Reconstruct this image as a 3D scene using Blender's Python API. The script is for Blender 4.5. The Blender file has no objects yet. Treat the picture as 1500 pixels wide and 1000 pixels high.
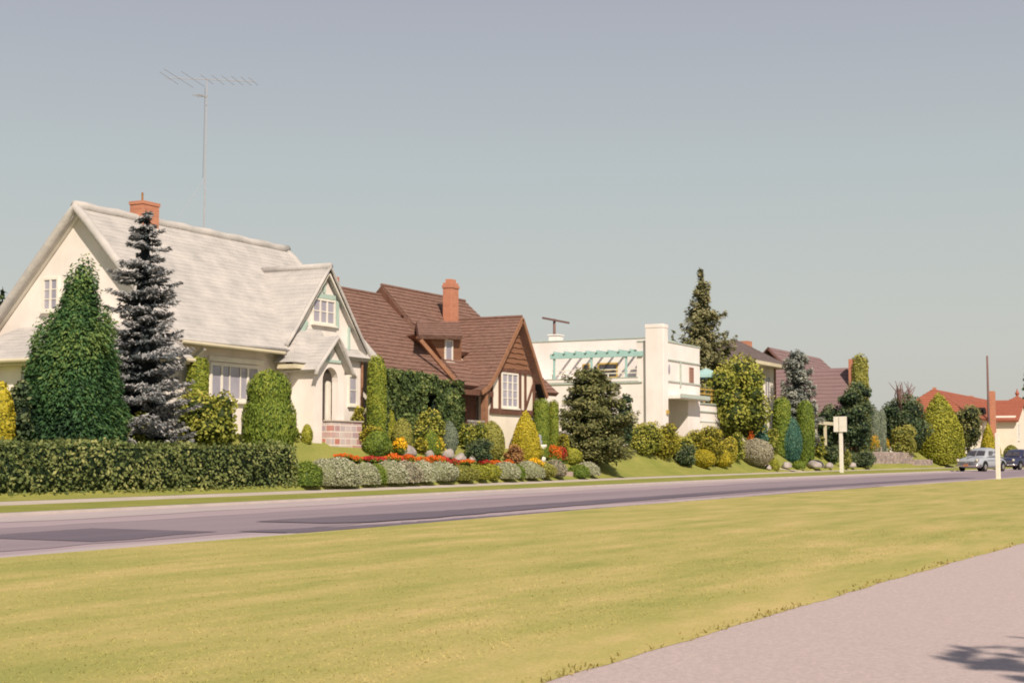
import bpy, math, random
import numpy as np
from mathutils import Vector
random.seed(7)
rng = np.random.default_rng(7)
SC = bpy.context.scene
COL = SC.collection
# ------------------------------------------------------------------ survey of the place (metres)
# X runs along the street, Y away from the viewer towards the houses, Z up; the road is at z = 0
FPX, EYE = 2200.0, 0.97
PH = math.atan(172.0 / FPX)
TH = math.atan(1125.0 / FPX / math.cos(PH))
FW = (math.cos(TH), math.sin(TH)); RT = (math.sin(TH), -math.cos(TH))

def ray(px, py):
    a = (px - 750) / FPX; b = (500 - py) / FPX
    k = math.cos(PH) - b * math.sin(PH)
    return (FW[0]*k + a*RT[0], FW[1]*k + a*RT[1], math.sin(PH) + b*math.cos(PH))

def at(px, py, Y=None, X=None):
    d = ray(px, py)
    t = Y / d[1] if Y is not None else X / d[0]
    return (d[0]*t, d[1]*t, EYE + d[2]*t)

def depth(x, y): return x*FW[0] + y*FW[1]

XS = [-80, 18, 29, 37, 50, 61, 75, 93, 122, 320]
def yfar(x):  return np.interp(x, XS, [18.6, 19.2, 20.0, 20.7, 21.6, 22.4, 22.8, 23.1, 23.3, 23.6])
def ynear(x): return np.interp(x, [-80, 10, 16, 28, 44, 72, 320], [11.0, 11.1, 11.3, 12.0, 12.4, 12.3, 12.3])
def ysw(x):   return np.interp(x, [-80, 21, 31, 45, 60, 75, 93, 320], [22.1, 22.1, 22.3, 23.3, 24.5, 25.0, 25.4, 25.8])
def zsw(x):   return np.interp(x, [-80, 21, 31, 45, 60, 93, 320], [.10, .10, .12, .14, .16, .22, .22])
def ybank(x): return np.interp(x, [-80, 33, 45, 60, 75, 320], [23.1, 23.15, 24.0, 25.4, 25.9, 26.5])
def ytop(x):  return np.interp(x, [-80, 45, 60, 75, 320], [26.0, 26.0, 27.4, 28.0, 29.5])
def terr(x, y):
    yf, sw, yb, yt = yfar(x), ysw(x), ybank(x), ytop(x)
    zs = zsw(x)
    ym = yb + .42*(yt - yb)
    zm = np.interp(x, [-80, 52, 62, 320], [.86, .86, .62, .62])
    zt = np.interp(x, [-80, 33, 40, 320], [1.68, 1.68, 1.52, 1.52])
    return float(np.interp(y, [yf, sw - .7, sw + .7, yb + .05, ym, yt, yt + 8, yt + 60], [.05, zs, zs, zs + .1, zm, zt, 1.68, 1.9]))

def spot(px, Y, top, w, base=None):
    p = at(px, top, Y=Y); x = p[0]
    zb = terr(x, Y) if base is None else base
    return x, Y, zb, p[2] - zb, w * depth(x, Y) / FPX / 2
def spotb(px, bot, top, w):
    d = ray(px, bot); Y = 20.0
    while Y < 45:
        t = Y / d[1]; x = d[0]*t; z = EYE + d[2]*t
        if z <= terr(x, Y): break
        Y += .02
    return spot(px, Y, top, w)

# ------------------------------------------------------------------ materials
def nn(nt, typ, **kw):
    n = nt.nodes.new(typ)
    for k, v in kw.items(): setattr(n, k, v)
    return n
def base_mat(name):
    m = bpy.data.materials.new(name); m.use_nodes = True
    nt = m.node_tree; b = nt.nodes['Principled BSDF']
    b.inputs['Specular IOR Level'].default_value = .25
    return m, nt, b
def c4(c): return (c[0], c[1], c[2], 1)
def surf(name, c1, c2=None, scale=6, rough=.85, bump=.0, bscale=40, stretch=(1, 1, 1), spec=.25, metal=0, detail=5, lo=.3, hi=.7):
    m, nt, b = base_mat(name)
    b.inputs['Roughness'].default_value = rough; b.inputs['Specular IOR Level'].default_value = spec
    b.inputs['Metallic'].default_value = metal
    g = nn(nt, 'ShaderNodeNewGeometry'); mp = nn(nt, 'ShaderNodeMapping'); mp.inputs['Scale'].default_value = stretch
    nt.links.new(g.outputs['Position'], mp.inputs['Vector'])
    if c2 is None: c2 = tuple(v*.86 for v in c1)
    no = nn(nt, 'ShaderNodeTexNoise'); no.inputs['Scale'].default_value = scale; no.inputs['Detail'].default_value = detail
    nt.links.new(mp.outputs[0], no.inputs['Vector'])
    r = nn(nt, 'ShaderNodeValToRGB'); r.color_ramp.elements[0].position = lo; r.color_ramp.elements[1].position = hi
    r.color_ramp.elements[0].color = c4(c2); r.color_ramp.elements[1].color = c4(c1)
    nt.links.new(no.outputs['Fac'], r.inputs['Fac']); nt.links.new(r.outputs['Color'], b.inputs['Base Color'])
    if bump:
        n2 = nn(nt, 'ShaderNodeTexNoise'); n2.inputs['Scale'].default_value = bscale; n2.inputs['Detail'].default_value = 4
        nt.links.new(g.outputs['Position'], n2.inputs['Vector'])
        bp = nn(nt, 'ShaderNodeBump'); bp.inputs['Strength'].default_value = bump; bp.inputs['Distance'].default_value = .02
        nt.links.new(n2.outputs['Fac'], bp.inputs['Height']); nt.links.new(bp.outputs['Normal'], b.inputs['Normal'])
    return m
def grass_mat(name, cols, streak=(.34, 1.5, 1), fine=55):
    """mown grass: broad mowing drift, mid patches and a fine speckle"""
    m, nt, b = base_mat(name); b.inputs['Roughness'].default_value = .95; b.inputs['Specular IOR Level'].default_value = .05
    g = nn(nt, 'ShaderNodeNewGeometry')
    mp = nn(nt, 'ShaderNodeMapping'); mp.inputs['Scale'].default_value = streak
    nt.links.new(g.outputs['Position'], mp.inputs['Vector'])
    a = nn(nt, 'ShaderNodeTexNoise'); a.inputs['Scale'].default_value = 1.0; a.inputs['Detail'].default_value = 7; a.inputs['Roughness'].default_value = .62
    nt.links.new(mp.outputs[0], a.inputs['Vector'])
    r = nn(nt, 'ShaderNodeValToRGB')
    for i, (p, c) in enumerate(cols):
        e = r.color_ramp.elements[i] if i < 2 else r.color_ramp.elements.new(p)
        e.position = p; e.color = c4(c)
    a2 = nn(nt, 'ShaderNodeTexNoise'); a2.inputs['Scale'].default_value = 5.5; a2.inputs['Detail'].default_value = 8; a2.inputs['Roughness'].default_value = .75
    nt.links.new(g.outputs['Position'], a2.inputs['Vector'])
    am = nn(nt, 'ShaderNodeMix', data_type='FLOAT'); am.inputs[0].default_value = .26
    nt.links.new(a.outputs['Fac'], am.inputs[2]); nt.links.new(a2.outputs['Fac'], am.inputs[3])
    nt.links.new(am.outputs[0], r.inputs['Fac'])
    f = nn(nt, 'ShaderNodeTexNoise'); f.inputs['Scale'].default_value = fine; f.inputs['Detail'].default_value = 3
    nt.links.new(g.outputs['Position'], f.inputs['Vector'])
    mr = nn(nt, 'ShaderNodeMapRange'); mr.inputs['From Min'].default_value = .3; mr.inputs['From Max'].default_value = .7
    mr.inputs['To Min'].default_value = .86; mr.inputs['To Max'].default_value = 1.10
    nt.links.new(f.outputs['Fac'], mr.inputs['Value'])
    mx = nn(nt, 'ShaderNodeVectorMath', operation='SCALE')
    nt.links.new(r.outputs['Color'], mx.inputs[0]); nt.links.new(mr.outputs['Result'], mx.inputs['Scale'])
    nt.links.new(mx.outputs[0], b.inputs['Base Color'])
    bp = nn(nt, 'ShaderNodeBump'); bp.inputs['Strength'].default_value = .3; bp.inputs['Distance'].default_value = .02
    nt.links.new(f.outputs['Fac'], bp.inputs['Height']); nt.links.new(bp.outputs['Normal'], b.inputs['Normal'])
    return m
def cell_mat(name, cols, bw, bh, mortar, msize=.012, rough=.9, squash=1, bump=.5):
    """brick, stone or shingle colour cells laid on (x + y, z) with a different tone per cell"""
    m, nt, b = base_mat(name); b.inputs['Roughness'].default_value = rough; b.inputs['Specular IOR Level'].default_value = .12
    g = nn(nt, 'ShaderNodeNewGeometry'); s = nn(nt, 'ShaderNodeSeparateXYZ'); nt.links.new(g.outputs['Position'], s.inputs[0])
    ad = nn(nt, 'ShaderNodeMath', operation='ADD'); nt.links.new(s.outputs['X'], ad.inputs[0]); nt.links.new(s.outputs['Y'], ad.inputs[1])
    cb = nn(nt, 'ShaderNodeCombineXYZ'); nt.links.new(ad.outputs[0], cb.inputs['X']); nt.links.new(s.outputs['Z'], cb.inputs['Y'])
    nz = nn(nt, 'ShaderNodeTexNoise'); nz.inputs['Scale'].default_value = 1.2; nt.links.new(g.outputs['Position'], nz.inputs['Vector'])
    br = nn(nt, 'ShaderNodeTexBrick'); br.inputs['Scale'].default_value = 1; br.inputs['Brick Width'].default_value = bw
    br.inputs['Row Height'].default_value = bh; br.inputs['Mortar Size'].default_value = msize; br.inputs['Mortar Smooth'].default_value = .3
    br.inputs['Color1'].default_value = (0, 0, 0, 1); br.inputs['Color2'].default_value = (1, 1, 1, 1); br.inputs['Mortar'].default_value = (.5, .5, .5, 1)
    br.offset = .43; br.squash = squash
    nt.links.new(cb.outputs[0], br.inputs['Vector'])
    r = nn(nt, 'ShaderNodeValToRGB'); k = len(cols)
    for i, c in enumerate(cols):
        p = i / max(1, k - 1)
        e = r.color_ramp.elements[i] if i < 2 else r.color_ramp.elements.new(p)
        e.position = p; e.color = c4(c)
    mn = nn(nt, 'ShaderNodeMix', data_type='FLOAT'); mn.inputs[0].default_value = .3
    nt.links.new(br.outputs['Color'], mn.inputs[2]); nt.links.new(nz.outputs['Fac'], mn.inputs[3])
    nt.links.new(mn.outputs[0], r.inputs['Fac'])
    mx = nn(nt, 'ShaderNodeMix', data_type='RGBA'); nt.links.new(br.outputs['Fac'], mx.inputs['Factor'])
    nt.links.new(r.outputs['Color'], mx.inputs[6]); mx.inputs[7].default_value = c4(mortar)
    nt.links.new(mx.outputs[2], b.inputs['Base Color'])
    bp = nn(nt, 'ShaderNodeBump'); bp.inputs['Strength'].default_value = bump; bp.inputs['Distance'].default_value = .01; bp.invert = True
    nt.links.new(br.outputs['Fac'], bp.inputs['Height']); nt.links.new(bp.outputs['Normal'], b.inputs['Normal'])
    return m
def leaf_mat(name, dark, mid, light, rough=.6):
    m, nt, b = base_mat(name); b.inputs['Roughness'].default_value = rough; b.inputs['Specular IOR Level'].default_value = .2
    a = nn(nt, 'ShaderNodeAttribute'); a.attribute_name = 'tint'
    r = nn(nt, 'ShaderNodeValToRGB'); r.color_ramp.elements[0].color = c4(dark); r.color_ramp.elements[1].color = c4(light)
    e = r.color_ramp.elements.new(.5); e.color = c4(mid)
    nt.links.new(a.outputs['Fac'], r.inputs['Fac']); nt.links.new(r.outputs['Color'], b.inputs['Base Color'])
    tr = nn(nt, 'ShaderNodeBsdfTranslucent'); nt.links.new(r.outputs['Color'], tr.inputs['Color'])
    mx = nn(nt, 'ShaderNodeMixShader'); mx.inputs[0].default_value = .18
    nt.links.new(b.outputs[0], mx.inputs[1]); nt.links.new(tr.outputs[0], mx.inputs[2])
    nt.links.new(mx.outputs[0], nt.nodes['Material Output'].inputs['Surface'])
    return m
def glass_mat(name, c, c2):
    m = surf(name, c, c2, scale=1.3, rough=.12, spec=.6); return m

M = {}
M['white'] = surf('white_stucco', (.88, .81, .77), (.79, .73, .69), scale=1.5, bump=.25, bscale=55)
M['modern'] = surf('smooth_white_stucco', (.88, .81, .79), (.80, .74, .71), scale=.8, bump=.12, bscale=60)
def weather(m, k=.5):
    nt = m.node_tree; b = nt.nodes['Principled BSDF']; src = b.inputs['Base Color'].links[0].from_socket
    g = nn(nt, 'ShaderNodeNewGeometry'); mp = nn(nt, 'ShaderNodeMapping'); mp.inputs['Scale'].default_value = (1.1, 1.1, .5); nt.links.new(g.outputs['Position'], mp.inputs['Vector'])
    n1 = nn(nt, 'ShaderNodeTexNoise'); n1.inputs['Scale'].default_value = 1.0; n1.inputs['Detail'].default_value = 6; nt.links.new(mp.outputs[0], n1.inputs['Vector'])
    mr = nn(nt, 'ShaderNodeMapRange'); mr.inputs['From Min'].default_value = .35; mr.inputs['From Max'].default_value = .62; mr.inputs['To Min'].default_value = 1 - .28*k; mr.inputs['To Max'].default_value = 1.02
    nt.links.new(n1.outputs['Fac'], mr.inputs['Value'])
    sc_ = nn(nt, 'ShaderNodeVectorMath', operation='SCALE'); nt.links.new(src, sc_.inputs[0]); nt.links.new(mr.outputs['Result'], sc_.inputs['Scale']); nt.links.new(sc_.outputs[0], b.inputs['Base Color'])
weather(M['white'], .38); weather(M['modern'], .3)
M['soffit'] = surf('cream_soffit', (.66, .60, .44), (.58, .52, .38), scale=2)
M['trim'] = surf('cream_trim', (.82, .78, .70), scale=3)
M['teal'] = surf('pale_teal_paint', (.44, .56, .50), (.38, .50, .45), scale=4)
M['greytrim'] = surf('grey_green_trim', (.46, .52, .47), (.40, .46, .42), scale=4)
M['awning'] = surf('teal_paint', (.38, .58, .56), (.33, .52, .50), scale=4)
M['whiteroof'] = surf('weathered_pale_shingles', (.565, .53, .505), (.385, .375, .365), scale=2.0, rough=.95, bump=.7, bscale=11, stretch=(.8, .8, 1.2), detail=9, lo=.25, hi=.75)
M['brownroof'] = surf('brown_shingles', (.265, .155, .122), (.165, .094, .074), scale=5, rough=.95, bump=.6, bscale=22, stretch=(1, 1, 3.5), detail=8)
M['siding'] = surf('brown_siding', (.27, .135, .08), (.18, .085, .05), scale=3, stretch=(.4, .4, 6), bump=.3, bscale=20)
M['timber'] = surf('dark_brown_timber', (.17, .085, .06), (.11, .05, .035), scale=5, stretch=(1, 1, .3))
M['timberlit'] = surf('russet_board', (.33, .17, .10), (.24, .12, .07), scale=5)  # russet boards and downspouts, a lighter brown than the dark timber
M['tudor'] = surf('cream_plaster', (.82, .76, .66), (.74, .68, .58), scale=2, bump=.2, bscale=50)
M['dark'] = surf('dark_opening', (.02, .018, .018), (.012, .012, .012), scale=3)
M['glass'] = glass_mat('curtained_glass', (.42, .40, .46), (.27, .26, .33))
M['glassdark'] = glass_mat('dark_glass', (.10, .09, .10), (.04, .04, .05))
M['doorwood'] = surf('amber_wood', (.34, .17, .07), (.22, .10, .04), scale=6)
M['shutter'] = surf('brown_louvre', (.36, .22, .17), (.26, .15, .12), scale=30, stretch=(.1, .1, 1))
M['ochre'] = surf('ochre_paint', (.52, .36, .10), (.42, .28, .07), scale=3)
M['brick'] = cell_mat('orange_brick', [(.40, .15, .09), (.54, .23, .14), (.47, .19, .115)], .22, .075, (.46, .27, .20), .008)
M['patchstone'] = cell_mat('many_coloured_stone', [(.38, .31, .34), (.52, .45, .46), (.50, .20, .16), (.44, .36, .40), (.60, .52, .50), (.50, .30, .28), (.48, .41, .44)], .30, .20, (.74, .66, .60), .02, squash=2.3)
M['wallstone'] = cell_mat('rough_pink_stone', [(.30, .24, .22), (.46, .37, .33), (.24, .20, .20), (.40, .30, .27)], .42, .2, (.30, .26, .22), .02)
M['rock'] = surf('pale_boulder', (.47, .42, .39), (.24, .215, .20), scale=3, bump=.8, bscale=9)
M['step'] = surf('pink_stone_step', (.46, .36, .32), (.36, .28, .26), scale=4, bump=.5, bscale=18)
M['redtile'] = surf('red_clay_tile', (.42, .15, .095), (.32, .105, .065), scale=4, stretch=(1, 1, 4), bump=.4, bscale=20)
M['greyroof'] = surf('grey_brown_shingles', (.21, .165, .155), (.15, .118, .115), scale=3, stretch=(.6, .6, 4), bump=.4, bscale=18)
M['mauveroof'] = surf('mauve_brown_shingles', (.25, .165, .165), (.21, .14, .14), scale=2, stretch=(.6, .6, 5), bump=.3, bscale=18)
M['cream'] = surf('cream_render', (.80, .74, .64), (.74, .68, .58), scale=1.2)
M['bark'] = surf('bark', (.10, .065, .045), (.05, .035, .025), scale=9, stretch=(1, 1, .25), bump=.6, bscale=24)
M['polewood'] = surf('weathered_pole_wood', (.22, .13, .12), (.16, .10, .09), scale=6, stretch=(1, 1, .2))
M['postpaint'] = surf('white_painted_wood', (.80, .76, .68), (.72, .68, .58), scale=5)
M['alu'] = surf('dull_aluminium', (.44, .43, .46), (.39, .38, .41), rough=.6)
M['carpaint'] = surf('grey_blue_car_paint', (.37, .40, .44), (.34, .37, .41), scale=2, rough=.32, spec=.5)
M['navy'] = surf('navy_car_paint', (.035, .04, .09), (.03, .03, .07), scale=2, rough=.25, spec=.6)
M['chrome'] = surf('chrome', (.75, .70, .66), (.68, .62, .58), rough=.22, metal=1)
M['tyre'] = surf('tyre_rubber', (.025, .030, .024), (.018, .018, .018))
M['lamp'] = surf('headlight_glass', (.75, .72, .62), (.6, .58, .5), rough=.1, spec=.6)
M['plate'] = surf('rust_orange_plate', (.45, .20, .10), (.4, .17, .08))
M['ornament'] = surf('grey_lead', (.30, .32, .36), (.25, .27, .3))
# ground
M['median'] = grass_mat('dry_mown_lawn', [(.34, (.30, .31, .095)), (.66, (.57, .44, .20)), (.43, (.365, .345, .11)), (.5, (.42, .375, .13)), (.57, (.48, .40, .155))])
M['lawn'] = grass_mat('green_lawn', [(.3, (.195, .23, .055)), (.7, (.34, .315, .095)), (.5, (.26, .27, .070))], streak=(.5, 1.2, 1), fine=26)
M['under'] = grass_mat('rough_ground', [(.3, (.14, .16, .035)), (.7, (.26, .24, .06))], streak=(.3, .3, 1), fine=10)
M['walk'] = surf('pale_concrete', (.60, .52, .46), (.48, .42, .36), scale=1.2, bump=.3, bscale=40)
M['kerb'] = surf('kerb_concrete', (.52, .45, .42), (.44, .38, .36), scale=2, bump=.2)
M['asphalt'] = surf('bleached_asphalt', (.45, .36, .385), (.36, .29, .32), scale=.5, stretch=(.16, 1.6, 1), bump=.25, bscale=90, rough=.9)
M['gutter'] = surf('dusty_gutter_concrete', (.50, .425, .42), (.42, .36, .37), scale=.6, stretch=(.3, 1.5, 1), bump=.2, bscale=70, rough=.95)
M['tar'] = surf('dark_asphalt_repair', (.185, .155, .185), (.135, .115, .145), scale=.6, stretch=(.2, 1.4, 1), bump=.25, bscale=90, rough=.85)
M['path'] = surf('pink_gravel_path', (.60, .495, .475), (.47, .385, .37), scale=42, bump=.5, bscale=160, rough=.95, detail=9, lo=.3, hi=.7)
# leaves: dark / mid / light
L = {}
def lf(k, d, m, l, g=1.45):
    L[k] = leaf_mat(k + '_leaves', tuple(v*1.5 for v in d), tuple(v*g for v in m), tuple(min(.8, v*g) for v in l))
lf('hedge', (.012, .024, .010), (.10, .13, .040), (.27, .27, .10))
lf('cedar', (.008, .022, .012), (.045, .105, .036), (.16, .21, .055))
lf('spruce', (.006, .010, .012), (.085, .105, .115), (.37, .365, .365), 1.15)
lf('topiary', (.02, .042, .008), (.125, .175, .026), (.25, .27, .045))
lf('column', (.025, .045, .008), (.15, .19, .025), (.30, .29, .045))
lf('gold', (.07, .07, .008), (.32, .27, .022), (.50, .40, .045))
lf('lime', (.05, .065, .01), (.23, .235, .03), (.38, .36, .055))
lf('olive', (.045, .055, .012), (.20, .20, .045), (.32, .30, .075))
lf('loose', (.022, .034, .008), (.165, .185, .030), (.37, .335, .07))
lf('yellow', (.05, .052, .008), (.29, .265, .032), (.46, .38, .06), 1.35)
lf('silver', (.13, .14, .065), (.28, .29, .19), (.45, .44, .35), 1.35)
lf('bluegrey', (.05, .07, .055), (.135, .165, .115), (.21, .235, .165))
lf('dark', (.008, .016, .010), (.045, .075, .035), (.13, .15, .065))
lf('ivy', (.009, .018, .009), (.065, .10, .032), (.20, .225, .07))
lf('yew', (.006, .012, .007), (.075, .09, .033), (.25, .235, .095))
lf('fir', (.02, .03, .018), (.13, .135, .06), (.28, .245, .13))
lf('cypress', (.010, .035, .030), (.040, .110, .082), (.12, .20, .12))
lf('farblue', (.03, .04, .04), (.16, .18, .165), (.32, .32, .27))
lf('greybrown', (.05, .05, .035), (.26, .24, .17), (.38, .35, .25))
lf('grass', (.26, .27, .05), (.44, .37, .10), (.62, .46, .16))
lf('fringe', (.20, .18, .05), (.34, .28, .10), (.48, .37, .16), 1.0)
lf('verge', (.14, .19, .028), (.26, .28, .055), (.40, .36, .085))
lf('rusty', (.05, .022, .012), (.28, .15, .06), (.42, .25, .10))
B = {}
def bl(k, c, d): B[k] = leaf_mat(k + '_petals', d, c, tuple(min(.95, v*1.25) for v in c))
bl('orange', (.66, .13, .015), (.45, .08, .01)); bl('red', (.42, .035, .03), (.3, .02, .02))
bl('sun', (.85, .48, .02), (.5, .25, .01)); bl('pale', (.70, .55, .38), (.45, .36, .25))

# ------------------------------------------------------------------ objects
def tag(o, label=None, cat=None, group=None, kind=None):
    if label: o['label'] = label
    if cat: o['category'] = cat
    if group: o['group'] = group
    if kind: o['kind'] = kind
    return o
ORG = {}
def thing(name, label, cat, loc, group=None):
    o = bpy.data.objects.new(name, None); COL.objects.link(o); o.location = loc; o.empty_display_size = .3
    ORG[o] = Vector(loc)
    return tag(o, label, cat, group)
class MB:
    def __init__(s): s.v = []; s.f = []
    def face(s, *pts):
        n = len(s.v); s.v += [tuple(p) for p in pts]; s.f.append(tuple(range(n, n + len(pts)))); return s
    def box(s, x0, x1, y0, y1, z0, z1):
        n = len(s.v)
        s.v += [(x0, y0, z0), (x1, y0, z0), (x1, y1, z0), (x0, y1, z0), (x0, y0, z1), (x1, y0, z1), (x1, y1, z1), (x0, y1, z1)]
        for q in ((3, 2, 1, 0), (4, 5, 6, 7), (0, 1, 5, 4), (1, 2, 6, 5), (2, 3, 7, 6), (3, 0, 4, 7)): s.f.append(tuple(n + i for i in q))
        return s
    def prism(s, poly, off):
        """poly: list of 3D points of a planar face, pushed through by vector off"""
        n = len(s.v); k = len(poly); o = Vector(off)
        s.v += [tuple(p) for p in poly] + [tuple(Vector(p) + o) for p in poly]
        s.f.append(tuple(range(n, n + k))); s.f.append(tuple(range(n + 2*k - 1, n + k - 1, -1)))
        for i in range(k):
            j = (i + 1) % k; s.f.append((n + j, n + i, n + k + i, n + k + j))
        return s
    def bar(s, p, q, w, h, up=(0, 0, 1)):
        p, q = Vector(p), Vector(q); d = (q - p).normalized(); u = Vector(up)
        a = d.cross(u)
        if a.length < 1e-4: a = d.cross(Vector((1, 0, 0)))
        a.normalize(); b = a.cross(d).normalized()
        c = [a*(w/2) + b*(h/2), a*(-w/2) + b*(h/2), a*(-w/2) - b*(h/2), a*(w/2) - b*(h/2)]
        return s.prism([p + x for x in c], q - p)
    def tube(s, pts, rad, seg=10, cap=True):
        rings = []
        if not hasattr(rad, '__len__'): rad = [rad]*len(pts)
        pts = [Vector(p) for p in pts]
        for i, p in enumerate(pts):
            d = (pts[min(i + 1, len(pts) - 1)] - pts[max(i - 1, 0)]).normalized()
            a = d.cross(Vector((0, 0, 1)))
            if a.length < 1e-3: a = Vector((1, 0, 0))
            a.normalize(); b = a.cross(d)
            n = len(s.v); rings.append(n)
            for k in range(seg):
                t = 2*math.pi*k/seg; s.v.append(tuple(p + (a*math.cos(t) + b*math.sin(t))*rad[i]))
        for n, m in zip(rings, rings[1:]):
            for k in range(seg):
                j = (k + 1) % seg; s.f.append((n + k, n + j, m + j, m + k))
        if cap:
            s.f.append(tuple(rings[0] + k for k in range(seg))[::-1]); s.f.append(tuple(rings[-1] + k for k in range(seg)))
        return s
    def lathe(s, prof, c, seg=20):
        rings = []
        for r, z in prof:
            n = len(s.v); rings.append(n)
            for k in range(seg):
                t = 2*math.pi*k/seg; s.v.append((c[0] + r*math.cos(t), c[1] + r*math.sin(t), c[2] + z))
        for n, m in zip(rings, rings[1:]):
            for k in range(seg):
                j = (k + 1) % seg; s.f.append((n + k, n + j, m + j, m + k))
        s.f.append(tuple(rings[0] + k for k in range(seg))[::-1]); s.f.append(tuple(rings[-1] + k for k in range(seg)))
        return s
def root_of(o):
    while o.parent: o = o.parent
    return o
def part(name, mb, mat, parent=None, loc=None, bevel=0, smooth=False, label=None):
    """link the collected faces (world coordinates) as ONE mesh object, a child of parent"""
    org = ORG[root_of(parent)] if parent else Vector(loc if loc else (0, 0, 0))
    me = bpy.data.meshes.new(name)
    me.from_pydata([tuple(Vector(v) - org) for v in mb.v], [], mb.f); me.validate(); me.update()
    me.materials.append(mat)
    import bmesh
    bm = bmesh.new(); bm.from_mesh(me); bmesh.ops.recalc_face_normals(bm, faces=bm.faces); bm.to_mesh(me); bm.free()
    o = bpy.data.objects.new(name, me); COL.objects.link(o)
    if parent: o.parent = parent
    else: o.location = org; ORG[o] = org
    if smooth:
        for p in me.polygons: p.use_smooth = True
    if bevel:
        b = o.modifiers.new('bevel', 'BEVEL'); b.width = bevel; b.segments = 2; b.limit_method = 'ANGLE'
    if label: o['label'] = label
    return o
def struct(name, mb, mat):
    return tag(part(name, mb, mat), kind='structure')

# ------------------------------------------------------------------ foliage
def nrm(a): return a / np.maximum(np.linalg.norm(a, axis=-1, keepdims=True), 1e-9)
def lump(P, fr, seed):
    r = np.random.default_rng(seed); o = np.zeros(len(P))
    for k in range(5):
        w = nrm(r.normal(size=(1, 3)))[0] * fr * (.6 + .35*k); o += np.sin(P @ w + r.uniform(0, 6.28)) / (1 + .4*k)
    return o / 2.6
class Fol:
    def __init__(s): s.V = []; s.F = []; s.T = []; s.n = 0
    def add(s, V, F, T):
        s.V.append(V); s.F.append(F + s.n); s.T.append(T); s.n += len(V)
    def leaves(s, P, N, Lg, W, T, jit=.7, dirs=None, curl=.0):
        n = len(P)
        if n == 0: return
        nr = nrm(N + jit*rng.normal(size=(n, 3)))
        if dirs is None: dirs = rng.normal(size=(n, 3))
        else: dirs = dirs + .35*rng.normal(size=(n, 3))
        d = nrm(dirs - nr*np.sum(dirs*nr, 1, keepdims=True)); sd = np.cross(d, nr)
        sz = rng.uniform(.7, 1.3, (n, 1))
        V = np.stack([P - d*Lg/2*sz, P + sd*W/2*sz, P + d*Lg/2*sz, P - sd*W/2*sz], 1).reshape(-1, 3)
        F = np.arange(4*n).reshape(n, 4)
        s.add(V, F, np.clip(T, 0, 1))
    def revolve(s, prof, c, seed, amp=0, seg=24, tint=0.0, ell=(1, 1)):
        """closed inner body so the far side does not shine through"""
        t = np.linspace(0, 2*math.pi, seg, endpoint=False); rows = []
        for r, z in prof: rows.append(np.stack([np.cos(t)*r*ell[0], np.sin(t)*r*ell[1], np.full(seg, z)], 1))
        V = np.concatenate(rows)
        if amp:
            k = lump(V, 4., seed)*amp; V[:, 0] *= 1 + k; V[:, 1] *= 1 + k
        F = []
        for i in range(len(prof) - 1):
            for k in range(seg):
                j = (k + 1) % seg; F.append((i*seg + k, i*seg + j, (i + 1)*seg + j, (i + 1)*seg + k))
        s.add(V + np.array(c), np.array(F), np.full(len(F), tint))
    def build(s, name, mat, loc, parent=None):
        V = np.concatenate(s.V); F = np.concatenate(s.F); T = np.concatenate(s.T)
        V = V - np.array(ORG[root_of(parent)] if parent else loc)
        me = bpy.data.meshes.new(name)
        me.vertices.add(len(V)); me.vertices.foreach_set('co', V.astype(np.float32).ravel())
        me.loops.add(F.size); me.loops.foreach_set('vertex_index', F.astype(np.int32).ravel())
        me.polygons.add(len(F)); me.polygons.foreach_set('loop_start', (np.arange(len(F))*4).astype(np.int32))
        me.polygons.foreach_set('loop_total', np.full(len(F), 4, np.int32))
        a = me.attributes.new('tint', 'FLOAT', 'FACE'); a.data.foreach_set('value', T.astype(np.float32))
        me.update(calc_edges=True); me.validate(); me.materials.append(mat)
        o = bpy.data.objects.new(name, me); COL.objects.link(o)
        if parent: o.parent = parent
        else: o.location = loc; ORG[o] = Vector(loc)
        return o
PROF = {   # radius (share of the half width) against height (share of the height)
 'dome':   [(0, .72), (.1, .86), (.3, .99), (.5, 1), (.7, .88), (.85, .66), (.95, .36), (1, 0)],
 'ball':   [(0, .30), (.12, .68), (.3, .93), (.5, 1), (.7, .92), (.86, .66), (.95, .38), (1, 0)],
 'mound':  [(0, .92), (.2, 1), (.45, .96), (.65, .82), (.82, .6), (.94, .32), (1, 0)],
 'cone':   [(0, .88), (.1, 1), (.3, .97), (.5, .83), (.7, .60), (.86, .36), (.96, .16), (1, 0)],
 'egg':    [(0, .62), (.12, .84), (.3, 1), (.5, .98), (.7, .82), (.86, .55), (.95, .32), (1, 0)],
 'column': [(0, .82), (.1, .92), (.3, 1), (.6, 1), (.85, .92), (.94, .74), (.98, .45), (1, 0)],
 'post':   [(0, .92), (.1, 1), (.5, 1), (.9, .98), (.96, .85), (.99, .5), (1, 0)],
 'waist':  [(0, .62), (.08, .82), (.25, .98), (.42, 1), (.54, .95), (.61, .83), (.66, .79), (.74, .83), (.82, .80), (.91, .62), (.97, .36), (1, 0)],
 'cedar':  [(0, .92), (.06, 1), (.2, .97), (.4, .84), (.6, .66), (.78, .46), (.9, .28), (.97, .12), (1, 0)],
 'tall':   [(0, .5), (.06, .72), (.25, .96), (.45, 1), (.65, .9), (.82, .66), (.93, .36), (1, 0)],
}
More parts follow.
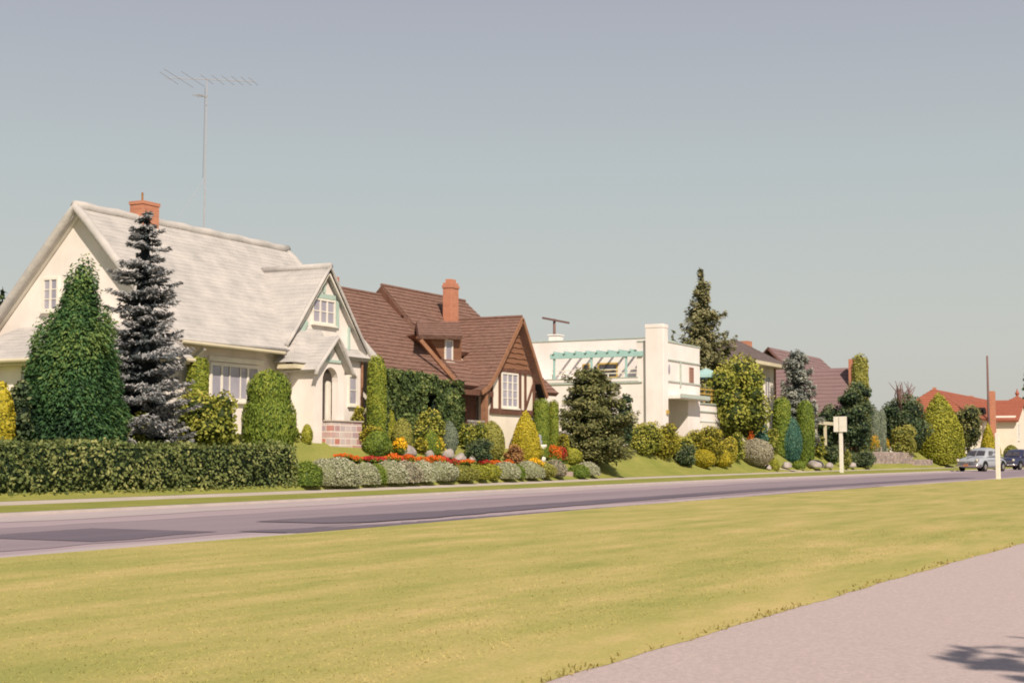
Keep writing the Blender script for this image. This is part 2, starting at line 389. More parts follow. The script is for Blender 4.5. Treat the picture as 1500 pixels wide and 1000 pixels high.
def profile_points(kind, n, seed, H, R, amp, depth_=.12, ell=(1, 1)):
    z, r = np.array(PROF[kind]).T
    zz = np.linspace(0, 1, 200); rr = np.interp(zz, z, r)
    dz = np.gradient(zz)*H; dr = np.gradient(rr)*R
    w = (rr*R + .02*R)*np.sqrt(dz**2 + dr**2); w /= w.sum()
    i = rng.choice(200, n, p=w); t = rng.uniform(0, 2*math.pi, n)
    nz = -dr[i]; nr_ = dz[i]; ln = np.sqrt(nz**2 + nr_**2) + 1e-9
    N = np.stack([np.cos(t)*nr_/ln, np.sin(t)*nr_/ln, nz/ln], 1)
    k = 1 - depth_*rng.random(n)**1.5
    P = np.stack([np.cos(t)*rr[i]*R*k*ell[0], np.sin(t)*rr[i]*R*k*ell[1], zz[i]*H*(.985*k + .015)], 1)
    q = lump(P, 5./max(R, .35), seed)
    P[:, :2] *= (1 + amp*q)[:, None]
    return P, N, q, k
def clipped(name, label, cat, sp, kind, mat, leaf=.06, dens=1.0, amp=.03, jit=.42, group=None, ell=(1, 1), up=0.0, tshift=0, depth_=.10, seg=24):
    """a shrub clipped to a solid of revolution: dense little leaves over a dark inner body"""
    x, y, z, H, R = sp; seed = int(abs(x*131 + y*37 + px_seed())) % 99999
    f = Fol()
    area = 2*math.pi*R*H
    n = int(min(16000, max(700, area/(leaf*leaf)*2.6*dens)))
    P, N, q, k = profile_points(kind, n, seed, H, R, amp, depth_, ell)
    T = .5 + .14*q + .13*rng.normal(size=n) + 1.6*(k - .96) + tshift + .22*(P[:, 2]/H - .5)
    dirs = np.tile([0, 0, 1.], (n, 1)) + N*.4 if up else None
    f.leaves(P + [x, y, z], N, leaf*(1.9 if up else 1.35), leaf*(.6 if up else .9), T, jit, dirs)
    zz, rr = np.array(PROF[kind]).T
    f.revolve([(max(a*R*(.93 - depth_*.3), .002), b*H*.965) for b, a in zip(zz, rr)], (x, y, z), seed, 0, seg, .12, ell)
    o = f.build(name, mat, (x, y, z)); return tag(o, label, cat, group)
_ps = [0]
def px_seed(): _ps[0] += 17; return _ps[0]
def blobs(f, bl, leaf, dens, seed, jit=.9, asp=.65, core=.72, fill=.35, tsh=0):
    for c, r in bl:
        c = np.array(c); r = np.array(r)
        n = int(4*math.pi*(r[0]*r[1] + r[0]*r[2] + r[1]*r[2])/3/(leaf*leaf)*1.5*dens)
        N = nrm(rng.normal(size=(n, 3))); k = np.where(rng.random(n) < fill, rng.uniform(.7, 1.0, n), rng.uniform(.9, 1.12, n))
        q = lump(N*1.0, 3.4, seed + int(1000*r[0])); k2 = k*(1 + .16*q)
        P = N*r*k2[:, None] + c
        keep = (q + rng.normal(size=n)*.35) > -1.05
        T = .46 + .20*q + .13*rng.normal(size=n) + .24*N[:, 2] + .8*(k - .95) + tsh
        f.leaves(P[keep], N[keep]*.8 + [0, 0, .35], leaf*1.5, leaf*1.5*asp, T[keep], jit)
        if core:
            pr = [(max(math.sqrt(max(0, 1 - u*u)), .01)*core, u*core) for u in np.linspace(-1, 1, 9)]
            f2 = [(a*r[0], b*r[2]) for a, b in pr]
            f.revolve(f2, c, seed, .12, 14, .0, (1, r[1]/r[0]))
def loose(name, label, cat, sp, mat, leaf=.10, nb=9, dens=1.0, group=None, trunk=False, stems=0, seed=1, tsh=0, lowgap=0.0, flat=.8, parts=None):
    """an unclipped shrub or broadleaf crown made of overlapping leafy clumps"""
    x, y, z, H, R = sp; R *= 1.16; leaf *= .8; r = np.random.default_rng(seed*7 + 3)
    f = Fol(); bl = []
    z0 = lowgap*H
    for k in range(nb):
        a = 2*math.pi*k/nb*1.618*2 + r.uniform(-.4, .4); u = (k + .5)/nb
        hh = z0 + (H - z0)*(.22 + .62*u)
        env = math.sqrt(max(.05, 1 - (2*(hh - z0)/(H - z0) - .9)**2*.75))
        rad = R*.46*r.uniform(.65, 1.25)
        rho = max(0, R*env - rad*.95)*r.uniform(.75, 1.0)
        bl.append(((x + math.cos(a)*rho, y + math.sin(a)*rho*.85, z + hh), (rad, rad*.9, min(rad*flat, (H - z0)*.3))))
    bl.append(((x, y, z + z0 + (H - z0)*.42), (R*.62, R*.6, (H - z0)*.40)))
    blobs(f, bl, leaf, dens*.62, seed, tsh=tsh)
    if trunk:
        t = thing(name, label, cat, (x, y, z), group)
        f.build('crown', mat, None, t)
        m = MB().tube([(x, y, z - .05), (x + .03, y, z + z0*.6), (x, y + .03, z + z0 + (H - z0)*.45)], [R*.09 + .04, R*.07 + .03, .03], 8)
        for k in range(4):
            a = k*1.7; m.tube([(x, y, z + z0*.7 + .1), (x + math.cos(a)*R*.45, y + math.sin(a)*R*.4, z + z0 + (H - z0)*(.4 + .1*k))], [R*.05 + .02, .015], 6)
        part('trunk', m, M['bark'], t, smooth=True)
        return t
    o = f.build(name, mat, (x, y, z)); tag(o, label, cat, group)
    return o
def conifer(name, label, cat, sp, mat, whorls=24, nb=9, leaf=.12, z0=.04, droop=.18, tip=.10, group=None, taper=.9, thick=.35, seed=1, core=.30, dens=1.0, wob=.18, tsh=0.0, wide=.28, ragged=.2, tsl=.42, jz=.35):
    """whorls of drooping boughs carrying sprays of needles on a tapered trunk"""
    x, y, z, H, R = sp; r = np.random.default_rng(seed*11 + 5)
    f = Fol(); wood = MB()
    wood.tube([(x, y, z - .05), (x, y, z + H*.5), (x, y, z + H*.985)], [R*.10 + .05, R*.06 + .03, .012], 8)
    for i in range(whorls):
        u = z0 + (1 - z0)*(i + .8*r.random())/whorls
        rad = R*max(.03, (1 - u))**taper
        if u < .12: rad *= .8 + 1.6*u
        rad *= 1 + ragged*r.normal()*.5
        k = max(4, int(nb*(.55 + .45*(1 - u)))); a0 = r.random()*6.28
        for b in range(k):
            a = a0 + 2*math.pi*b/k + r.normal()*.2; ub = min(.985, u + r.normal()*jz/whorls); ln = rad*(1 + wob*r.normal())
            if ln < .05: continue
            n = int(max(6, ln*H*.0 + ln/leaf*9*dens))
            s = r.random(n)**.75*.92 + .08; s = np.clip(s, .05, 1)
            o = np.array([math.cos(a), math.sin(a), 0]); sd = np.array([-o[1], o[0], 0])
            wv = wide*ln*(1.05 - .75*s)*np.minimum(1, s*3) + .03
            lat = r.uniform(-1, 1, n)*wv
            ver = -droop*ln*s*(1.6 - s) + tip*ln*s**3 + r.normal(size=n)*thick*leaf*.6
            P = np.array([x, y, z + H*ub]) + o*(s*ln)[:, None] + sd*lat[:, None] + np.array([0, 0, 1.])*ver[:, None]
            D = o[None]*.9 + sd[None]*(np.sign(lat)*.7)[:, None] + np.array([0, 0, -.15])
            N = np.tile([0, 0, 1.], (n, 1)) + o*.45
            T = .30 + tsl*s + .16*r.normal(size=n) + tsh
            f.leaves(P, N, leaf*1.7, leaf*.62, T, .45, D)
            if ln > .35: wood.tube([(x, y, z + H*ub), (x + o[0]*ln*.8, y + o[1]*ln*.8, z + H*ub - droop*ln*.6)], [.02 + .012*ln, .006], 5, cap=False)
    if core:
        f.revolve([(.01, H*z0*.8), (R*core, H*(z0 + .03)), (R*core*.55, H*.5), (R*core*.12, H*.9), (.004, H*.97)], (x, y, z), seed, .2, 14, 0.0)
    t = thing(name, label, cat, (x, y, z), group)
    f.build('crown', mat, None, t); part('trunk', wood, M['bark'], t)
    return t

# ------------------------------------------------------------------ roofs and windows
def shingled(mb, A, B_, C, D, n, lift=.026, jit=.012, seg=.7):
    """courses of shingles climbing from the eave A-B to the ridge D-C, each lower edge proud of the course below"""
    A, B_, C, D = map(Vector, (A, B_, C, D))
    nv = (B_ - A).cross(D - A)
    if nv.length < 1e-6: nv = (B_ - A).cross(C - A)
    nv.normalize()
    if nv.z < 0: nv = -nv
    for i in range(n):
        t0, t1 = i/n, min(1, (i + 1.15)/n)
        p0, p1 = A.lerp(D, t0), B_.lerp(C, t0); q0, q1 = A.lerp(D, t1), B_.lerp(C, t1)
        k = max(1, int((p1 - p0).length/seg)); dn = (A - D).normalized() if (A - D).length > 1e-6 else Vector((0, 0, -1))
        lo = []; hi = []
        for j in range(k + 1):
            u = j/k; e = dn*random.uniform(-jit, jit) if 0 < i else Vector((0, 0, 0))
            h = lift*random.uniform(.8, 1.25)
            lo.append((p0.lerp(p1, u) + e + nv*h, p0.lerp(p1, u) + e + nv*.0)); hi.append(q0.lerp(q1, u) + nv*.002)
        for j in range(k):
            mb.face(lo[j][0], lo[j+1][0], hi[j+1], hi[j])
            mb.face(lo[j][1], lo[j+1][1], lo[j+1][0], lo[j][0])
def slab(mb, A, B_, C, D, th):
    """the solid under the shingles"""
    A, B_, C, D = map(Vector, (A, B_, C, D))
    nv = (B_ - A).cross(D - A)
    if nv.length < 1e-6: nv = (B_ - A).cross(C - A)
    nv.normalize()
    if nv.z < 0: nv = -nv
    pts = [A, B_, C, D] if (C - D).length > 1e-4 else [A, B_, C]
    mb.prism([p - nv*.004 for p in pts], -nv*th)
def window(t, face, plane, a0, a1, z0, z1, cols=(1,), rows=1, frame='trim', glass='glass', fw=.07, out=.05, sill=True, name='window', bars=.03, split=None):
    """casement with its pane as a sub-part; face 'Y' looks at the street, face 'X' looks along it; out is towards the viewer"""
    def bx(mb, h0, h1, d0, d1, v0, v1):
        if face == 'Y': mb.box(h0, h1, plane - d1, plane - d0, v0, v1)
        else: mb.box(plane - d1, plane - d0, h0, h1, v0, v1)
    m = MB()
    bx(m, a0 - fw, a0, .002, out, z0 - fw, z1 + fw); bx(m, a1, a1 + fw, .002, out, z0 - fw, z1 + fw)
    bx(m, a0, a1, .002, out, z1, z1 + fw); bx(m, a0, a1, .002, out, z0 - fw, z0)
    tot = sum(cols); h = a0
    edges = []
    for c in cols[:-1]:
        h += (a1 - a0)*c/tot; bx(m, h - fw*.45, h + fw*.45, .002, out*.9, z0, z1); edges.append(h)
    for k in range(1, rows):
        v = z0 + (z1 - z0)*k/rows
        seq = [a0] + edges + [a1]
        for u, w in zip(seq, seq[1:]):
            bx(m, u + (fw*.45 if u != a0 else 0), w - (fw*.45 if w != a1 else 0), .002, out*.7, v - bars/2, v + bars/2)
    if sill: bx(m, a0 - fw*1.5, a1 + fw*1.5, .002, out*2.2, z0 - fw - .06, z0 - fw - .003)
    o = part(name, m, M[frame], t)
    g = MB(); bx(g, a0 + .001, a1 - .001, .002, out*.35, z0 + .001, z1 - .001)
    part('pane', g, M[glass], o)
    return o

# ================================================================== THE SETTING
def strip(fa, fb, za, zb, xs):
    m = MB()
    for x0, x1 in zip(xs, xs[1:]):
        m.face((x0, fa(x0), za(x0)), (x1, fa(x1), za(x1)), (x1, fb(x1), zb(x1)), (x0, fb(x0), zb(x0)))
    return m
XR = list(np.concatenate([np.arange(-40, 130, 1.0), np.arange(130, 330, 8.0)]))
# ground: one sheet to the horizon, under everything
g = MB()
ys = [-3000, -60, 34.6, 36, 60, 3000]; zs = [-.12, -.12, -.12, 1.40, 1.55, 1.6]
gx = [-3000, -60, 325, 3000]
for i in range(len(gx) - 1):
    for j in range(len(ys) - 1):
        g.face((gx[i], ys[j], zs[j]), (gx[i+1], ys[j], zs[j]), (gx[i+1], ys[j+1], zs[j+1]), (gx[i], ys[j+1], zs[j+1]))
struct('ground', g, M['under'])
# footpath in the foreground, ragged against the lawn
XP = list(np.arange(-6, 60, .12)) + list(np.arange(60, 330, 6.0))
pe = {x: 2.93 - .0012*max(0, x - 6)**2*(x < 25) - (.43 if x >= 25 else 0) + .008*math.sin(x*5.3) + .010*math.sin(x*2.1 + 1) + random.uniform(-.009, .009) for x in XP}
ped = lambda x: float(np.interp(x, XP, [pe[q] for q in XP]))
struct('footpath', strip(lambda x: -4.0, lambda x: ped(x) + .18, lambda x: -.012, lambda x: -.012, XP), M['path'])
# the wide grass median, a sheet a little above the path, dropping at its edge
m = MB(); XM = XP
for x0, x1 in zip(XM, XM[1:]):
    r0 = [(ped(x0), -.010), (ped(x0) + .25, .006), (ped(x0) + .9, .028), (6.5, .03), (ynear(x0) - .15, .03), (ynear(x0), .012)]
    r1 = [(ped(x1), -.010), (ped(x1) + .25, .006), (ped(x1) + .9, .028), (6.5, .03), (ynear(x1) - .15, .03), (ynear(x1), .012)]
    for k in range(5): m.face((x0, *r0[k]), (x1, *r1[k]), (x1, *r1[k+1]), (x0, *r0[k+1]))
struct('median_lawn', m, M['median'])
XQ = list(np.arange(-40, 130, .5)) + list(np.arange(130, 330, 8.0))
struct('road', strip(lambda x: ynear(x) - .1, lambda x: yfar(x), lambda x: 0, lambda x: 0, XQ), M['asphalt'])
def wig(a, s): return lambda x: a*math.sin(x*.9 + s) + .5*a*math.sin(x*2.3 + s*2)
struct('gutter', strip(lambda x: yfar(x) - 1.75 + wig(.10, 0)(x), lambda x: yfar(x) - .001, lambda x: .005, lambda x: .006, XQ), M['gutter'])
struct('gutter', strip(lambda x: ynear(x) - .02, lambda x: ynear(x) + .42 + wig(.10, 2)(x), lambda x: .006, lambda x: .005, XQ), M['gutter'])
# darker sheets laid on the road, long lens shapes drawn out along the street
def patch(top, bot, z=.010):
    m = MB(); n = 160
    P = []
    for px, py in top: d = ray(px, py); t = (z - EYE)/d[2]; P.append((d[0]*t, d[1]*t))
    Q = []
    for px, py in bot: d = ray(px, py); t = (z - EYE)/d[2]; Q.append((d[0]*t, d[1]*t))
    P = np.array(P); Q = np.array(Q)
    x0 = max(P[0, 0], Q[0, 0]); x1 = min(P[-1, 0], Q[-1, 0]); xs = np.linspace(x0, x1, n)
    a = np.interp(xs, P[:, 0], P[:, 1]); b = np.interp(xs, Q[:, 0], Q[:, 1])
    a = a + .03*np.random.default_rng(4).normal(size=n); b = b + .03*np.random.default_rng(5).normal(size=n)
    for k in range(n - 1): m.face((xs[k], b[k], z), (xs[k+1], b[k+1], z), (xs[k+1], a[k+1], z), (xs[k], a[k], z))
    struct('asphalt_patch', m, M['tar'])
M['worn'] = surf('worn_asphalt', (.315, .255, .285), (.26, .21, .24), scale=.6, stretch=(.16, 1.4, 1), bump=.25, bscale=90, rough=.9)
def lane(a, b, z):
    m = MB(); g0 = np.random.default_rng(8)
    xs = np.arange(-30, 200, .8); ya = [a(x) + .06*g0.normal() + .15*math.sin(x*.31) for x in xs]; yb2 = [b(x) + .06*g0.normal() + .12*math.sin(x*.23 + 1) for x in xs]
    for k in range(len(xs) - 1): m.face((xs[k], ya[k], z), (xs[k+1], ya[k+1], z), (xs[k+1], yb2[k+1], z), (xs[k], yb2[k], z))
    struct('worn_lane', m, M['worn'])
lane(lambda x: ynear(x) + 1.0, lambda x: yfar(x) - 3.0, .0045)
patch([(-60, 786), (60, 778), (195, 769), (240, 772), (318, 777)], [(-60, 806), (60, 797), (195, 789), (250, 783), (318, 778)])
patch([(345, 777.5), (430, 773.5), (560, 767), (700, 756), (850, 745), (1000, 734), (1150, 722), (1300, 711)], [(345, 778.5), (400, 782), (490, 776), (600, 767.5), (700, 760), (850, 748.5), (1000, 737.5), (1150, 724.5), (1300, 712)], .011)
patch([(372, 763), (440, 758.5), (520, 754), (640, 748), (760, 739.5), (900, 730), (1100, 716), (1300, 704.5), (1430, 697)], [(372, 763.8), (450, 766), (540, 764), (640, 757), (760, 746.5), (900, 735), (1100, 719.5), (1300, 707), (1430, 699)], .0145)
# kerb, verge, sidewalk, gardens
k = MB()
for x0, x1 in zip(XQ, XQ[1:]):
    a0, a1 = yfar(x0), yfar(x1)
    k.face((x0, a0, -.02), (x1, a1, -.02), (x1, a1 + .015, .055), (x0, a0 + .015, .055)); k.face((x0, a0 + .015, .055), (x1, a1 + .015, .055), (x1, a1 + .14, .06), (x0, a0 + .14, .06))
struct('kerb', k, M['kerb'])
struct('verge', strip(lambda x: yfar(x) + .14, lambda x: ysw(x) - .7, lambda x: .062, lambda x: zsw(x) + .004, XQ), M['lawn'])
struct('sidewalk', strip(lambda x: ysw(x) - .715, lambda x: ysw(x) + .715, lambda x: zsw(x) - .004, lambda x: zsw(x) + .02, XQ), M['walk'])
m = MB()
for x0, x1 in zip(XR, XR[1:]):
    def rows(x):
        yb, yt = ybank(x), ytop(x); y = [ysw(x) + .7, yb + .05, yb + .42*(yt - yb), yb + .7*(yt - yb), yt, yt + 4, 35.2]
        return [(x, v, terr(x, v) + (.024 if i == 0 else 0)) for i, v in enumerate(y)]
    A, Bq = rows(x0), rows(x1)
    for i in range(6): m.face(A[i], Bq[i], Bq[i+1], A[i+1])
struct('garden_lawn', m, M['lawn'])
# garden path up to the modern house
m = MB()
pth = [(88.5, ysw(88.5) + .4), (85.2, 26.2), (82.4, 27.2)]
for (xa, ya), (xb, yb2) in zip(pth, pth[1:]):
    m.face((xa - .5, ya, terr(xa, ya) + .015), (xa + .6, ya, terr(xa, ya) + .015), (xb + .6, yb2, terr(xb, yb2) + .015), (xb - .5, yb2, terr(xb, yb2) + .015))
struct('garden_path', m, M['walk'])
# grass blades: nobody could count them
def blades(name, n, xr, yr, hgt, mat, label, zf, edge=None):
    f = Fol(); x = rng.uniform(*xr, n); y = rng.uniform(*yr, n)
    if edge is not None:
        cand = np.array(XP)[:520]; wq = np.exp(1.6*lump(np.stack([cand*3, 0*cand, 0*cand], 1), 2., 8)); x = rng.choice(cand, n, p=wq/wq.sum()) + rng.normal(size=n)*.05; y = np.array([ped(v) for v in x]) + np.abs(rng.normal(size=n))*edge - .02
    cs = x*FW[0] + y*FW[1]; ln = x*RT[0] + y*RT[1]
    ok = (cs > 4) & (np.abs(ln/cs) < .37); x, y = x[ok], y[ok]; n = len(x)
    if edge is None:
        pass
    z = np.array([zf(a, b) for a, b in zip(x, y)])
    h = hgt*rng.uniform(.5, 1.4, n); a = rng.uniform(0, 6.28, n); w = .0045*(1 + .08*(x*FW[0] + y*FW[1]))
    s = np.stack([np.cos(a), np.sin(a), np.zeros(n)], 1)*w[:, None]; le = np.stack([rng.normal(size=n)*.45, rng.normal(size=n)*.45, np.ones(n)], 1)*h[:, None]
    P = np.stack([x, y, z], 1)
    V = np.stack([P - s, P + s, P + s*.3 + le, P - s*.3 + le], 1).reshape(-1, 3)
    T = .5 + .22*rng.normal(size=n) + .25*lump(P*[.25, 1.2, 0], 2., 5)
    f.add(V, np.arange(4*n).reshape(n, 4), np.clip(T, 0, 1))
    tag(f.build(name, mat, (0, 0, 0)), label, 'grass', kind='stuff')
def up(x, y): return .026
def mown():
    n = 45000; f = Fol()
    dd = 5.2 + 16*rng.random(n)**1.5; la = rng.uniform(-.37, .37, n)*dd
    x = dd*FW[0] + la*RT[0]; y = dd*FW[1] + la*RT[1]
    ok = (y < 11.0) & (y > np.interp(x, XP, [pe[q] for q in XP]) + .5) & (x > -5); x, y, dd = x[ok], y[ok], dd[ok]; n = len(x)
    h = .009*rng.uniform(.4, 1.3, n); a = rng.uniform(0, 6.28, n); w = .0016*(1 + .10*dd)
    sd = np.stack([np.cos(a), np.sin(a), np.zeros(n)], 1)*w[:, None]; le = np.stack([rng.normal(size=n)*.9, rng.normal(size=n)*.9, np.ones(n)], 1)*h[:, None]
    P = np.stack([x, y, np.full(n, .028)], 1)
    f.add(np.stack([P - sd, P + sd, P + sd*.3 + le, P - sd*.3 + le], 1).reshape(-1, 3), np.arange(4*n).reshape(n, 4), np.full(n, .5))
    tag(f.build('grass', M['median'], (0, 0, 0)), 'short mown dry grass blades covering the near median lawn', 'grass', kind='stuff')
mown()
blades('grass', 1700, (4.5, 40), (0, 0), .018, L['fringe'], 'ragged straw coloured grass along the gravel footpath edge', lambda x, y: -.008, .07)
blades('grass', 26000, (17, 60), (0, 1), .05, L['verge'], 'green grass fringe on the far road verge', lambda x, y: .06) if False else None

# ================================================================== WHITE STORYBOOK COTTAGE
T = thing('white_house', 'white storybook cottage with a rolled pale shingle roof and teal half-timbered front gable', 'house', (36.5, 27, 1.5))
XL, XRr = 31.9, 41.45          # side walls
RY, RZ = 30.05, 8.10           # ridge
EY, EZ = 26.4, 4.22            # street eave
w = MB()
gb = [(XL, 27, 1.2), (XL, 33.1, 1.2), (XL, 33.1, 4.7), (XL, RY, RZ - .22), (XL, 27, 4.72)]
w.prism(gb, (XRr - XL, 0, 0))
part('wall', w, M['white'], T)
# main roof
def roll(mb, pts, r): mb.tube(pts, r, 10)
r = MB()
x0, x1 = 31.66, 41.72
shingled(r, (x0, EY, EZ), (x1, EY, EZ), (x1, RY, RZ), (x0, RY, RZ), 30, .008, .03, .5)
shingled(r, (x0, 33.75, EZ), (x1, 33.75, EZ), (x1, RY, RZ), (x0, RY, RZ), 18, .008, .03, .6)
slab(r, (x0, EY, EZ), (x1, EY, EZ), (x1, RY, RZ), (x0, RY, RZ), .16); slab(r, (x0, 33.75, EZ), (x1, 33.75, EZ), (x1, RY, RZ), (x0, RY, RZ), .16)
RFM = part('roof', r, M['whiteroof'], T)
r = MB()
roll(r, [(x0 - .05 + (x1 - x0 + .1)*k/24, RY, RZ - .03 + .02*math.sin(k*1.9)) for k in range(25)], .15)
for xx in (x0, x1):
    roll(r, [(xx, EY - .02, EZ - .04), (xx, EY + .7, EZ + .70), (xx, RY - .3, RZ - .36), (xx, RY, RZ - .06), (xx, RY + .3, RZ - .36), (xx, 33.0, EZ + .75), (xx, 33.75, EZ - .03)], .135)
roll(r, [(x0, EY, EZ - .02), (36.7, EY, EZ - .02)], .055)
part('rolled_edge', r, M['whiteroof'], RFM, smooth=True)
b = MB()
for sgn in (-1, 1):      # white barge board under the rolled verge on the side gable
    yy = EY + .12 if sgn < 0 else 33.62
    b.bar((x0 + .16, yy, EZ - .10), (x0 + .16, RY, RZ - .22), .04, .12, up=(1, 0, 0))
part('barge_board', b, M['trim'], T)
s = MB().prism([(x0 + .2, EY + .06, EZ - .10), (x0 + .2, 26.99, EZ - .10), (x0 + .2, 26.99, EZ + .28)], (36.5 - x0 - .2, 0, 0)); part('soffit', s, M['soffit'], T)
g_ = MB().tube([(x0 + .25, EY - .02, EZ - .09), (36.6, EY - .02, EZ - .11)], .05, 8); part('rain_gutter', g_, M['soffit'], T)
bk = MB().bar((32.95, 26.45, 4.02), (32.95, 26.98, 3.68), .09, .10); part('eave_bracket', bk, M['trim'], T)
# low wing at the left with its own hipped skirt roof
wgx = at(273, 560, Y=26.28)[0]; w = MB().box(30.15, wgx, 26.28, 33.0, 1.2, 3.74); part('wall', w, M['white'], T)
r = MB(); wy = 25.86; ze = at(284, 523, Y=25.86)[2] - .03; wx = 29.72; zr = 4.72; xe = at(284, 523, Y=25.86)[0]; xt = xe - .55
shingled(r, (wx, wy, ze), (xe, wy, ze), (xt, 26.98, zr), (XL - .02, 26.98, zr), 9, .008, .02, .5)
shingled(r, (wx, 33.4, ze), (wx, wy, ze), (XL - .02, 26.98, zr), (XL - .02, 32.3, zr), 10, .008, .02, .5)
shingled(r, (xe, wy, ze), (xe, 26.98, ze), (xt, 26.98, zr), (xt, 26.98, zr), 9, .008, .02, .5)
slab(r, (wx, wy, ze), (xe, wy, ze), (xt, 26.98, zr), (XL - .02, 26.98, zr), .1); slab(r, (wx, 33.4, ze), (wx, wy, ze), (XL - .02, 26.98, zr), (XL - .02, 32.3, zr), .1)
part('skirt_roof', r, M['whiteroof'], T)
s = MB().box(wx + .06, xe - .06, wy + .06, 26.27, ze - .16, ze - .08).box(wx + .06, 30.14, 26.27, 33.2, ze - .16, ze - .08); part('soffit', s, M['soffit'], T)
g_ = MB().tube([(wx - .02, 33.4, ze - .04), (wx - .02, wy - .03, ze - .05), (xe, wy - .03, ze - .06)], .055, 8); part('rain_gutter', g_, M['soffit'], T)
window(T, 'X', 30.15, 28.3, 30.4, 2.3, 3.3, cols=(1, 1, 1), rows=3)
# attic window on the side gable
wa, wb = at(84, 430, X=XL), at(66, 430, X=XL)
window(T, 'X', XL, wa[1], wb[1], at(75, 452, X=XL)[2], at(75, 410, X=XL)[2], cols=(1, 1), rows=3)
# big street window with head board
window(T, 'Y', 27, 33.95, 36.05, 2.72, 3.62, cols=(.8, 2.2, .8), rows=1, fw=.09)
for c in (34.75, 35.25): part('glazing_bar', MB().box(c - .02, c + .02, 26.955, 26.975, 2.73, 3.61), M['trim'], T)
part('window_head', MB().box(33.75, 36.3, 26.9, 26.998, 3.74, 3.88), M['trim'], T)
# front gable
GX, GZ, GF = 39.07, 7.0, 26.66
lx, rx, ge = 36.85, 41.32, 4.42
w = MB().prism([(37.05, GF, 1.2), (41.25, GF, 1.2), (41.25, GF, ge + .12), (GX, GF, GZ - .30), (37.05, GF, ge + .12)], (0, .9, 0)); part('wall', w, M['white'], T)
r = MB(); yb_ = 29.3; yf_ = 26.46
shingled(r, (lx, yf_, ge), (lx, yb_, ge), (GX, yb_, GZ), (GX, yf_, GZ), 20, .008, .02, .5)
shingled(r, (rx, yf_, ge), (rx, yb_, ge), (GX, yb_, GZ), (GX, yf_, GZ), 20, .008, .02, .5)
slab(r, (lx, yf_, ge), (lx, yb_, ge), (GX, yb_, GZ), (GX, yf_, GZ), .12); slab(r, (rx, yf_, ge), (rx, yb_, ge), (GX, yb_, GZ), (GX, yf_, GZ), .12)
FR = part('gable_roof', r, M['whiteroof'], T)
r = MB(); roll(r, [(GX, yf_ - .04, GZ), (GX, yb_, GZ)], .11)
roll(r, [(lx - .05, yf_, ge - .06), (lx + .25, yf_, ge + .26), (GX - .25, yf_, GZ - .31), (GX, yf_, GZ - .03), (GX + .25, yf_, GZ - .31), (rx - .25, yf_, ge + .26), (rx + .05, yf_, ge - .06), (rx + .32, yf_ , ge - .28)], .06)
part('rolled_edge', r, M['whiteroof'], FR, smooth=True)
b = MB().bar((rx + .22, yf_ + .02, ge - .28), (GX, yf_ + .02, GZ - .17), .04, .16, up=(1, 0, 0)); b.bar((lx - .02, yf_ + .02, ge - .14), (GX, yf_ + .02, GZ - .17), .04, .09, up=(1, 0, 0)); part('barge_board', b, M['trim'], T)
yt_ = GF - .03
def tb(p, q, wd=.13):
    a, c = at(*p, Y=yt_), at(*q, Y=yt_); part('teal_timber', MB().bar(a, c, .055, wd, up=(0, 0, 1) if abs(a[2] - c[2]) < abs(a[0] - c[0]) else (1, 0, 0)), M['teal'], T)
tb((465, 432.5), (491, 436.5), .15); tb((475, 411), (475, 429), .09); tb((494, 441), (494.5, 481), .13); tb((511, 480), (511, 513), .09); tb((431.5, 484), (431.5, 501), .10)
tb((450, 471), (435, 500), .14); tb((418, 504), (436, 505.5), .12); tb((508, 515), (529, 518), .12)
window(T, 'Y', GF, at(458, 455, Y=GF)[0], at(488, 455, Y=GF)[0], at(472, 472, Y=GF)[2], at(472, 440.5, Y=GF)[2], cols=(1, 1, 1), rows=2, fw=.065)
# pent roof, porch gable, arched doorway
r = MB()
shingled(r, (36.55, 26.02, 3.84), (38.85, 26.02, 3.84), (38.95, 26.74, 5.10), (37.75, 26.74, 5.10), 9, .008, .02, .4)
shingled(r, (36.55, 26.74, 3.84), (36.55, 26.02, 3.84), (37.75, 26.74, 5.10), (37.75, 26.74, 5.10), 9, .008, .02, .4)
slab(r, (36.55, 26.02, 3.84), (38.85, 26.02, 3.84), (38.95, 26.74, 5.10), (37.75, 26.74, 5.10), .05)
part('pent_roof', r, M['whiteroof'], T)
part('soffit', MB().box(36.6, at(463, 551, Y=25.5)[0] + .21, 26.04, 26.65, 3.66, 3.785), M['soffit'], T)
pf = 25.72; pq = at(495, 492, Y=25.5); pc, pz = pq[0], pq[2] - .1; fl, fr_ = at(463, 551, Y=25.5), at(518, 546, Y=25.5); pe_ = (fl[2] + fr_[2])/2 + .08
px0, px1 = fl[0] + .22, fr_[0] - .18; dc = at(484, 560, Y=pf)[0]; DP = pf + .42; dd_ = at(486, 560, Y=DP)[0]
aw = MB()    # porch front with an arched opening
def arch(cx, hw, zs_, zt, n=10): return [(cx - hw, zs_)] + [(cx - hw*math.cos(math.pi*i/n), zt + hw*math.sin(math.pi*i/n)*1.0) for i in range(n + 1)] + [(cx + hw, zs_)]
op = arch(dc, .42, 1.35, pe_ - .27)
ring = [(px0, 1.2), (px0, pe_ + .08), (pc, pz - .16), (px1, pe_ + .08), (px1, 1.2)]
left = [(px0, 1.2), (px0, pe_ + .08), (pc, pz - .16)] + [(x, z) for x, z in reversed(op[:len(op)//2 + 1])]
right = [(px1, 1.2), (px1, pe_ + .08), (pc, pz - .16)] + [(x, z) for x, z in op[len(op)//2:]]
for pg in (left, right): aw.prism([(x, pf, z) for x, z in pg], (0, .22, 0))
aw.box(px0, px0 + .16, pf + .22, GF - .004, 1.2, pe_ + .02); aw.box(px1 - .16, px1, pf + .22, GF - .004, 1.2, pe_ + .02)
